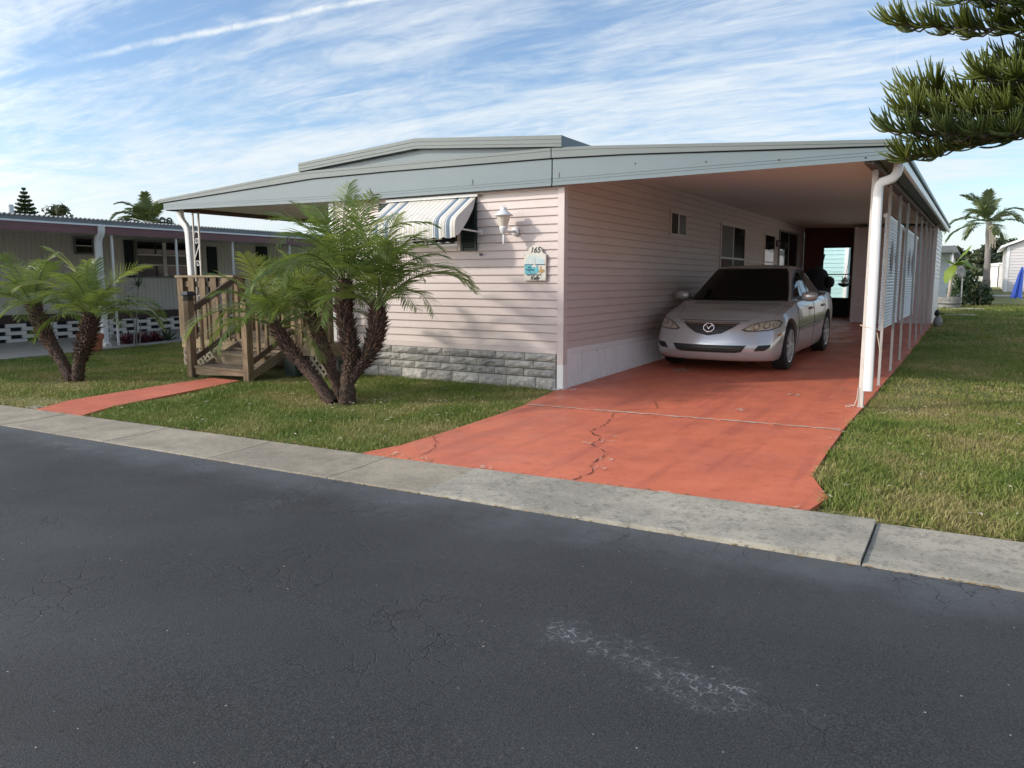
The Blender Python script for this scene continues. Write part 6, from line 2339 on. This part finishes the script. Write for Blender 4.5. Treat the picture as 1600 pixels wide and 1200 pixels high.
um = thing('blue_umbrella', (5.95, 29.8, g(29.8)), 'closed blue patio umbrella tied up at the right edge of the lawn', 'umbrella')
gz = g(29.8)
MB().tube([(5.97, 29.8, gz), (5.99, 29.8, gz + 1.3)], 0.02, 8).build('pole', M['white_clean'], um)
m = MB()
ringn = 10
rows = [(0.03, gz + 1.28), (0.09, gz + 1.05), (0.15, gz + 0.6), (0.20, gz + 0.15), (0.23, gz - .03 + .08)]
vs = []
for r_, z in rows:
    for k in range(ringn):
        a = 6.283 * k / ringn
        q = r_ * (1 if k % 2 else 0.55)
        vs.append((5.93 + (1.28 - (z - gz)) * -0.10 + q * math.cos(a), 29.8 + q * math.sin(a), z - (0.10 if z < gz + .1 and k % 2 else 0)))
fs = [(i * ringn + k, i * ringn + (k + 1) % ringn, (i + 1) * ringn + (k + 1) % ringn, (i + 1) * ringn + k) for i in range(len(rows) - 1) for k in range(ringn)]
m.add(vs, fs)
m.build('canopy', M['blue'], um, fix=False)

# white sheds and home far away
wh = thing('white_shed', (5.2, 47.0, g(47)), 'long white shed far behind the tall palm', 'shed')
MB().box(4.95, 5.45, 47.0, 56.0, g(47) - .1, 2.25).build('wall', M['white_clean'], wh)
MB().hexa([(4.8, 46.9, 2.22), (5.55, 46.9, 2.22), (5.55, 56.1, 2.22), (4.8, 56.1, 2.22)], [(4.85, 46.9, 2.36), (5.5, 46.9, 2.42), (5.5, 56.1, 2.42), (4.85, 56.1, 2.36)]).build('roof', M['white_clean'], wh)
wh2 = thing('white_outbuilding', (5.7, 44.6, g(44)), 'white vertical-boarded outbuilding between the far shed and the pink house', 'shed')
MB().box(5.5, 8.5, 46.4, 52.0, g(44) - .1, 2.30).build('wall', M['white_clean'], wh2)
MB().box(5.42, 8.6, 46.3, 52.1, 2.30, 2.42).build('roof', M['white_clean'], wh2)
for i in range(14):
    x = 5.5 + i * .2
    MB().box(x, x + .19, 46.37, 46.4, g(44), 2.29).build('plank', M['white_clean'], wh2)

hw_ = thing('white_house', (2.0, 30.0, g(30)), 'white house with grey eave beyond the end of the carport', 'house')
gz = g(30)
MB().box(-3.0, 3.30, 30.0, 40.0, gz - .1, 2.70).build('wall', M['white_clean'], hw_)
MB().hexa([(-3.2, 28.6, 2.60), (3.62, 28.6, 2.50), (3.62, 40.3, 2.50), (-3.2, 40.3, 2.60)], [(-3.2, 28.6, 2.92), (3.50, 28.6, 2.78), (3.50, 40.3, 2.78), (-3.2, 40.3, 2.92)]).build('roof', M['galv'], hw_)
z = gz
while z < 2.4:
    MB().extrude_x([(30.0, z + .148), (29.996, z + .148), (29.978, z + .005), (29.982, z), (30.0, z)], 1.5, 3.30).build('siding_board', M['white_clean'], hw_)
    z += 0.15
for x in (3.42,):
    MB().bar((x, 28.8, gz - .1), (x, 28.8, 2.52), 0.07, 0.07, (0, 1, 0)).build('porch_post', M['white_clean'], hw_)

# bird figure by the shed corner
gd = thing('goose_ornament', (3.60, 12.3, g(12.3)), 'small goose garden ornament at the grass edge by the storage room corner', 'ornament')
gz = g(12.3)
MB().lathe([(0.03, gz), (0.08, gz + .03), (0.10, gz + .12), (0.08, gz + .21), (0.04, gz + .25), (0.02, gz + .26)], (3.60, 12.3, 0), 14).build('body', M['grey_stone'], gd, smooth=True)
MB().lathe([(0.02, gz + .24), (0.05, gz + .27), (0.06, gz + .32), (0.045, gz + .37), (0.02, gz + .40)], (3.57, 12.3, 0), 12).build('head', M['black'], gd, smooth=True)
MB().bar((3.63, 12.28, gz + .32), (3.73, 12.25, gz + .31), 0.03, 0.02).build('beak', M['black'], gd)


# ------------------------------------------------------------------ far trees
def far_tree(x, y, h, spread, seed, label, n=2600, size=0.20, mat='tree_leaf', group='trees along the far skyline'):
    rr_ = random.Random(seed)
    z0_ = g(y)
    root = thing('broadleaf_tree', (x, y, z0_), label, 'tree', group)
    tr = MB()
    tr.tube([(x, y, z0_ - .1), (x + .1, y, z0_ + h * .3), (x - .1, y, z0_ + h * .6)], [h * .035, h * .025, h * .014], 8)
    m = MB()
    for k in range(13):
        a = rr_.uniform(0, 6.28)
        d = spread * rr_.uniform(.1, .8)
        c = (x + math.cos(a) * d, y + math.sin(a) * d, z0_ + h * rr_.uniform(.38, .88))
        r_ = spread * rr_.uniform(.24, .42)
        tr.tube([(x, y, z0_ + h * .4), ((x + c[0]) / 2, (y + c[1]) / 2, (z0_ + h * .45 + c[2]) / 2), c], [h * .012, h * .008, h * .004], 5)
        leaf_cloud(m, c, (r_, r_, r_ * .7), n // 13, size, rr_, 0.2)
    tr.build('trunk', M['pine_bark'], root)
    m.build('crown', M[mat], root, fix=False)
    return root


labs = ['broad olive-green tree on the skyline behind the tall palm', 'rust-tinged tree on the skyline right of the tall palm', 'bushy green tree on the skyline above the white house',
        'dark low tree on the skyline above the far white shed']
for (x, y, h, s_, sd), lab in zip([(2.6, 66, 2.9, 2.0, 1), (6.2, 70, 3.7, 2.2, 2), (-0.8, 74, 2.8, 2.4, 3), (4.4, 63, 2.4, 1.7, 4)], labs):
    far_tree(x, y, h, s_, sd, lab)
far_tree(-34.4, 12.85, 5.1, 1.3, 6, 'sparse-topped tree behind the neighbour roof beside the far pine', 1500, 0.12, group='trees behind the neighbour roof')
far_tree(-35.6, 10.5, 5.0, 1.1, 7, 'tree partly cut off by the left picture edge behind the neighbour roof', 1500, 0.12, group='trees behind the neighbour roof')

# far pine on the left skyline
fp = thing('norfolk_pine', (-35.0, 11.58, g(11)), 'distant conical norfolk pine rising behind the neighbour roof', 'tree')
fx, fy = -35.0, 11.58
fz = 5.75
MB().tube([(fx, fy, 0), (fx, fy, fz)], [0.14, 0.02], 8).build('trunk', M['pine_bark'], fp)
m = MB()
rr = random.Random(3)
z = 1.5
while z < fz - .05:
    L_ = (fz - z) * 0.42 + 0.06
    for k in range(9):
        a = 6.283 * k / 9 + z * 1.3
        d = Vector((math.cos(a), math.sin(a), 0))
        pts = [Vector((fx, fy, z)), Vector((fx, fy, z)) + d * L_ * .5 + Vector((0, 0, -.04 * L_)), Vector((fx, fy, z)) + d * L_ + Vector((0, 0, .16 * L_))]
        m.tube(pts, [0.05, 0.055, 0.02], 5)
        s_ = Vector((-d.y, d.x, 0))
        for q in range(1, 7):
            c = pts[0].lerp(pts[2], q / 7)
            for sg_ in (-1, 1):
                m.tube([c, c + (s_ * sg_ * .8 + d * .6) * L_ * .25 * (1 - q / 9) + Vector((0, 0, .06))], [0.03, 0.012], 4)
    z += 0.19
m.build('crown', M['bush_leaf'], fp, fix=False)

palm([(-25.66, 11.7, 0.2), (-25.66, 11.7, 2.2), (-25.6, 11.7, 3.75)], [0.22, 0.16, 0.14], 'palm crown showing above the neighbour roof near its roof vents', None, 20, 1.5, 12, name='distant_palm', e_lo=0, leaf=0.45,
     mats=[M['tall_palm_leaf'], M['palm_rib']], boots=False, width=0.055)

# ------------------------------------------------------------------ norfolk pine whose boughs hang into the upper right
tx, ty = 6.25, -2.35
pine = thing('hanging_pine_tree', (tx, ty, g(ty)), 'norfolk pine at the right whose rope-like green boughs hang above the lawn', 'tree')
MB().tube([(tx, ty, -0.15), (tx + .02, ty, 1.5), (tx, ty + .03, 4.0), (tx, ty, 7.5)], [0.17, 0.145, 0.11, 0.05], 14).build('trunk', M['pine_bark'], pine, smooth=True)


def rope(m, p, d, L_, r_, rr_):
    """one whip of foliage that curls upward"""
    pts, rad = [], []
    q = Vector(p)
    d = Vector(d).normalized()
    n = 5
    for i in range(n + 1):
        pts.append(q.copy())
        rad.append(r_ * (0.85, 1.05, 1.0, 0.92, 0.75, 0.30)[i])
        d = (d + Vector((rr_.uniform(-.07, .07), rr_.uniform(-.07, .07), 0.20))).normalized()
        q = q + d * L_ / n
    m.tube(pts, rad, 5)


def bough(path, seed, reach=0.20, spacing=0.0115, r0=0.016, droop=0.0, rope_len=0.20, side=0.34):
    rr_ = random.Random(seed)
    P_ = [Vector(p) for p in path]
    D = []
    for i in range(len(P_) - 1):
        k_ = max(3, int((P_[i + 1] - P_[i]).length / 0.04))
        for k in range(k_):
            D.append(P_[i].lerp(P_[i + 1], k / k_))
    D.append(P_[-1])
    for _ in range(6):
        D = [D[0]] + [(D[i - 1] + D[i] * 2 + D[i + 1]) / 4 for i in range(1, len(D) - 1)] + [D[-1]]
    wood = MB()
    fol = MB()
    n = len(D)
    wood.tube(D, [r0 * (1 - .75 * i / (n - 1)) for i in range(n)], 6)
    total = sum((D[i + 1] - D[i]).length for i in range(n - 1))
    # side twigs, alternating, each clothed with whips
    acc = 0
    nxt = 0.0
    flip = 1
    for i in range(n - 1):
        seg = (D[i + 1] - D[i])
        acc += seg.length
        d = seg.normalized()
        s_ = d.cross(Vector((0, 0, 1))).normalized()
        t = acc / total
        if acc >= nxt:
            nxt += 0.085
            flip = -flip
            L_ = side * (1 - .62 * t) * rr_.uniform(.7, 1.1)
            if t > 0.12:
                a = D[i]
                dd = (d * 0.75 + s_ * flip * 0.85 + Vector((0, 0, rr_.uniform(-.22, .10)))).normalized()
                b = a + dd * L_
                mid = a.lerp(b, .5) + Vector((0, 0, -.02))
                wood.tube([a, mid, b], [0.007, 0.0055, 0.003], 5)
                k = 0.03
                while k < L_:
                    c = a.lerp(b, k / L_)
                    for sg_ in (-1, 1):
                        rope(fol, c, dd * .75 + s_ * sg_ * rr_.uniform(.1, .8) + Vector((0, 0, rr_.uniform(-.35, .55))), rope_len * rr_.uniform(.65, 1.2), 0.0056, rr_)
                    k += spacing * 1.3
                for _ in range(5):
                    rope(fol, b, dd + Vector((rr_.uniform(-.4, .4), rr_.uniform(-.4, .4), rr_.uniform(-.3, .5))), rope_len * rr_.uniform(.7, 1.15), 0.0056, rr_)
        if t > 0.18:
            for _ in range(5):
                rope(fol, D[i], d * .7 + s_ * rr_.uniform(-.8, .8) + Vector((0, 0, rr_.uniform(-.25, .8))), rope_len * rr_.uniform(.6, 1.15), 0.0056, rr_)
    for _ in range(9):
        d = (D[-1] - D[-4]).normalized()
        rope(fol, D[-1], d + Vector((rr_.uniform(-.5, .5), rr_.uniform(-.5, .5), rr_.uniform(-.3, .6))), rope_len * rr_.uniform(.7, 1.15), 0.0056, rr_)
    br = wood.build('branch', M['pine_bark'], pine)
    stuff(fol.build('foliage_whips', M['pine_needle'], br, fix=False, smooth=True))


cam_r = Vector((0.856, 0.517, 0))
rot = cam.rotation_euler.to_matrix()


def at(px, py, dist):
    """a point of the place on the sight line through a photo pixel, dist metres off"""
    d = rot @ Vector(((px - 800) / 1188.0, -(py - 600) / 1188.0, -1.0))
    return CAM + d.normalized() * dist


T = lambda z: Vector((tx, ty, z))
bough([T(2.95), at(1660, 45, 5.6), at(1540, 46, 5.5), at(1400, 38, 5.45)], 1, rope_len=0.17, side=0.26)
bough([T(3.1), at(1700, 0, 5.7), at(1600, 10, 5.4), at(1500, -8, 5.3)], 2, rope_len=0.18, side=0.3)
bough([T(2.75), at(1700, 130, 5.9), at(1600, 150, 5.7), at(1500, 160, 5.5), at(1440, 142, 5.4)], 3, rope_len=0.19, side=0.36)
bough([T(2.7), at(1680, 160, 5.5), at(1560, 175, 5.3), at(1470, 180, 5.2), at(1418, 172, 5.1)], 4, rope_len=0.18, side=0.3)
bough([T(2.55), at(1700, 190, 5.8), at(1600, 200, 5.6), at(1500, 228, 5.4), at(1440, 246, 5.3), at(1415, 246, 5.25)], 5, rope_len=0.17, side=0.34)
bough([T(2.6), at(1690, 195, 5.4), at(1570, 210, 5.2), at(1470, 210, 5.1), at(1402, 204, 5.05)], 6, rope_len=0.17, side=0.30)
bough([T(2.65), at(1700, 185, 6.1), at(1620, 190, 5.9), at(1530, 200, 5.7)], 7, rope_len=0.18, side=0.36)
bough([T(2.9), at(1720, 95, 6.0), at(1640, 100, 5.8), at(1580, 95, 5.7)], 8, rope_len=0.17, side=0.26)
bough([T(2.85), at(1720, 110, 5.6), at(1650, 118, 5.4), at(1590, 128, 5.3), at(1540, 120, 5.25)], 11, rope_len=0.18, side=0.32)
bough([T(3.4), T(3.4) + Vector((1.2, 0.4, 0.0)), T(3.4) + Vector((2.0, 0.7, 0.1))], 9, rope_len=0.18, side=0.36)
bough([T(3.0), T(3.0) + Vector((0.8, -0.9, -0.05)), T(3.0) + Vector((1.4, -1.6, 0.0))], 10, rope_len=0.18, side=0.36)

# the white home across the side lawn: outside the picture, but it lights the carport and mirrors in the car doors
eh = thing('white_home', (10.4, 12.0, g(12)), 'white vinyl-sided home across the side lawn, out of the picture to the right', 'house')
MB().box(10.42, 15.0, 1.5, 27.0, -0.1, 3.1).build('wall', M['white_clean'], eh)
z = 0.7
while z < 3.0:
    MB().extrude_y([(10.42, z + .148), (10.415, z + .148), (10.395, z + .005), (10.40, z), (10.42, z)], 1.55, 26.9).build('siding_board', M['white_clean'], eh)
    z += 0.15
for y0 in (4.0, 9.5, 15.0, 20.5):
    w = MB().box(10.37, 10.41, y0, y0 + 1.5, 1.35, 2.55).build('window', M['glass'], eh)
    MB().box(10.36, 10.412, y0 - .06, y0 - .001, 1.29, 2.61).box(10.36, 10.412, y0 + 1.501, y0 + 1.56, 1.29, 2.61).box(10.36, 10.412, y0, y0 + 1.5, 2.551, 2.61).box(10.36, 10.412, y0, y0 + 1.5, 1.29, 1.349).build('frame', M['white_clean'], w)
MB().hexa([(10.0, 1.2, 3.05), (15.4, 1.2, 3.05), (15.4, 27.3, 3.05), (10.0, 27.3, 3.05)], [(10.0, 1.2, 3.2), (15.4, 1.2, 3.5), (15.4, 27.3, 3.5), (10.0, 27.3, 3.2)]).build('roof', M['white_clean'], eh)

# ------------------------------------------------------------------ litter on lawn and drive
lf = MB()
lf.add([(3.05, -0.16, g(0) + .014), (3.12, -0.15, g(0) + .020), (3.19, -0.12, g(0) + .022), (3.12, -0.125, g(0) + .016)], [(0, 1, 2, 3)])
tag(lf.build('fallen_leaf', M['brown'], fix=False), 'single dark fallen leaf on the red slab near the front post', 'leaf')
m = MB()
rr = random.Random(44)
for _ in range(330):
    q_ = rr.random()
    x, y = (rr.uniform(-4, 0), rr.uniform(-3.5, -0.3)) if q_ < .35 else ((rr.gauss(-1.6, .6), min(rr.gauss(-1.75, .4), -.3)) if q_ < .65 else (rr.uniform(3.5, 6), rr.uniform(-3.2, 3.0)))
    z = g(y) + rr.uniform(0.005, 0.03)
    a = rr.uniform(0, 6.28)
    L_, w_ = rr.uniform(.02, .07), rr.uniform(.004, .011)
    dx, dy = math.cos(a) * L_, math.sin(a) * L_
    ox, oy = -math.sin(a) * w_, math.cos(a) * w_
    m.add([(x, y, z), (x + dx * .5 + ox, y + dy * .5 + oy, z + .006), (x + dx, y + dy, z + .002), (x + dx * .5 - ox, y + dy * .5 - oy, z + .004)], [(0, 1, 2, 3)])
stuff(m.build('leaf_litter', M['debris'], None, fix=False))
m = MB()
rr = random.Random(45)
for _ in range(520):
    x = rr.uniform(-6, 6.4)
    side_ = rr.random()
    y = (k_out(x) + rr.uniform(-.02, .012)) if side_ < .5 else (k_in(x) + rr.uniform(-.03, .05))
    z = g(y) + (0.004 if side_ >= .5 else -0.004)
    a = rr.uniform(-.5, .5)
    L_, w_ = rr.uniform(.015, .06), rr.uniform(.002, .006)
    dx, dy = math.cos(a) * L_, math.sin(a) * L_
    m.add([(x, y, z), (x + dx * .5, y + dy * .5 + w_, z + .008), (x + dx, y + dy, z + .002), (x + dx * .5, y + dy * .5 - w_, z + .004)], [(0, 1, 2, 3)])
stuff(m.build('dry_clippings', M['brown_leaf'], None, fix=False))
tile = MB().prism([(-4.82, -3.87), (-4.60, -3.855), (-4.60, -3.77), (-4.78, -3.76)], -0.02, 0.008).build('loose_paver', M['kerb'])
tag(tile, 'small pale loose paver at the street end of the red footpath', 'paver')
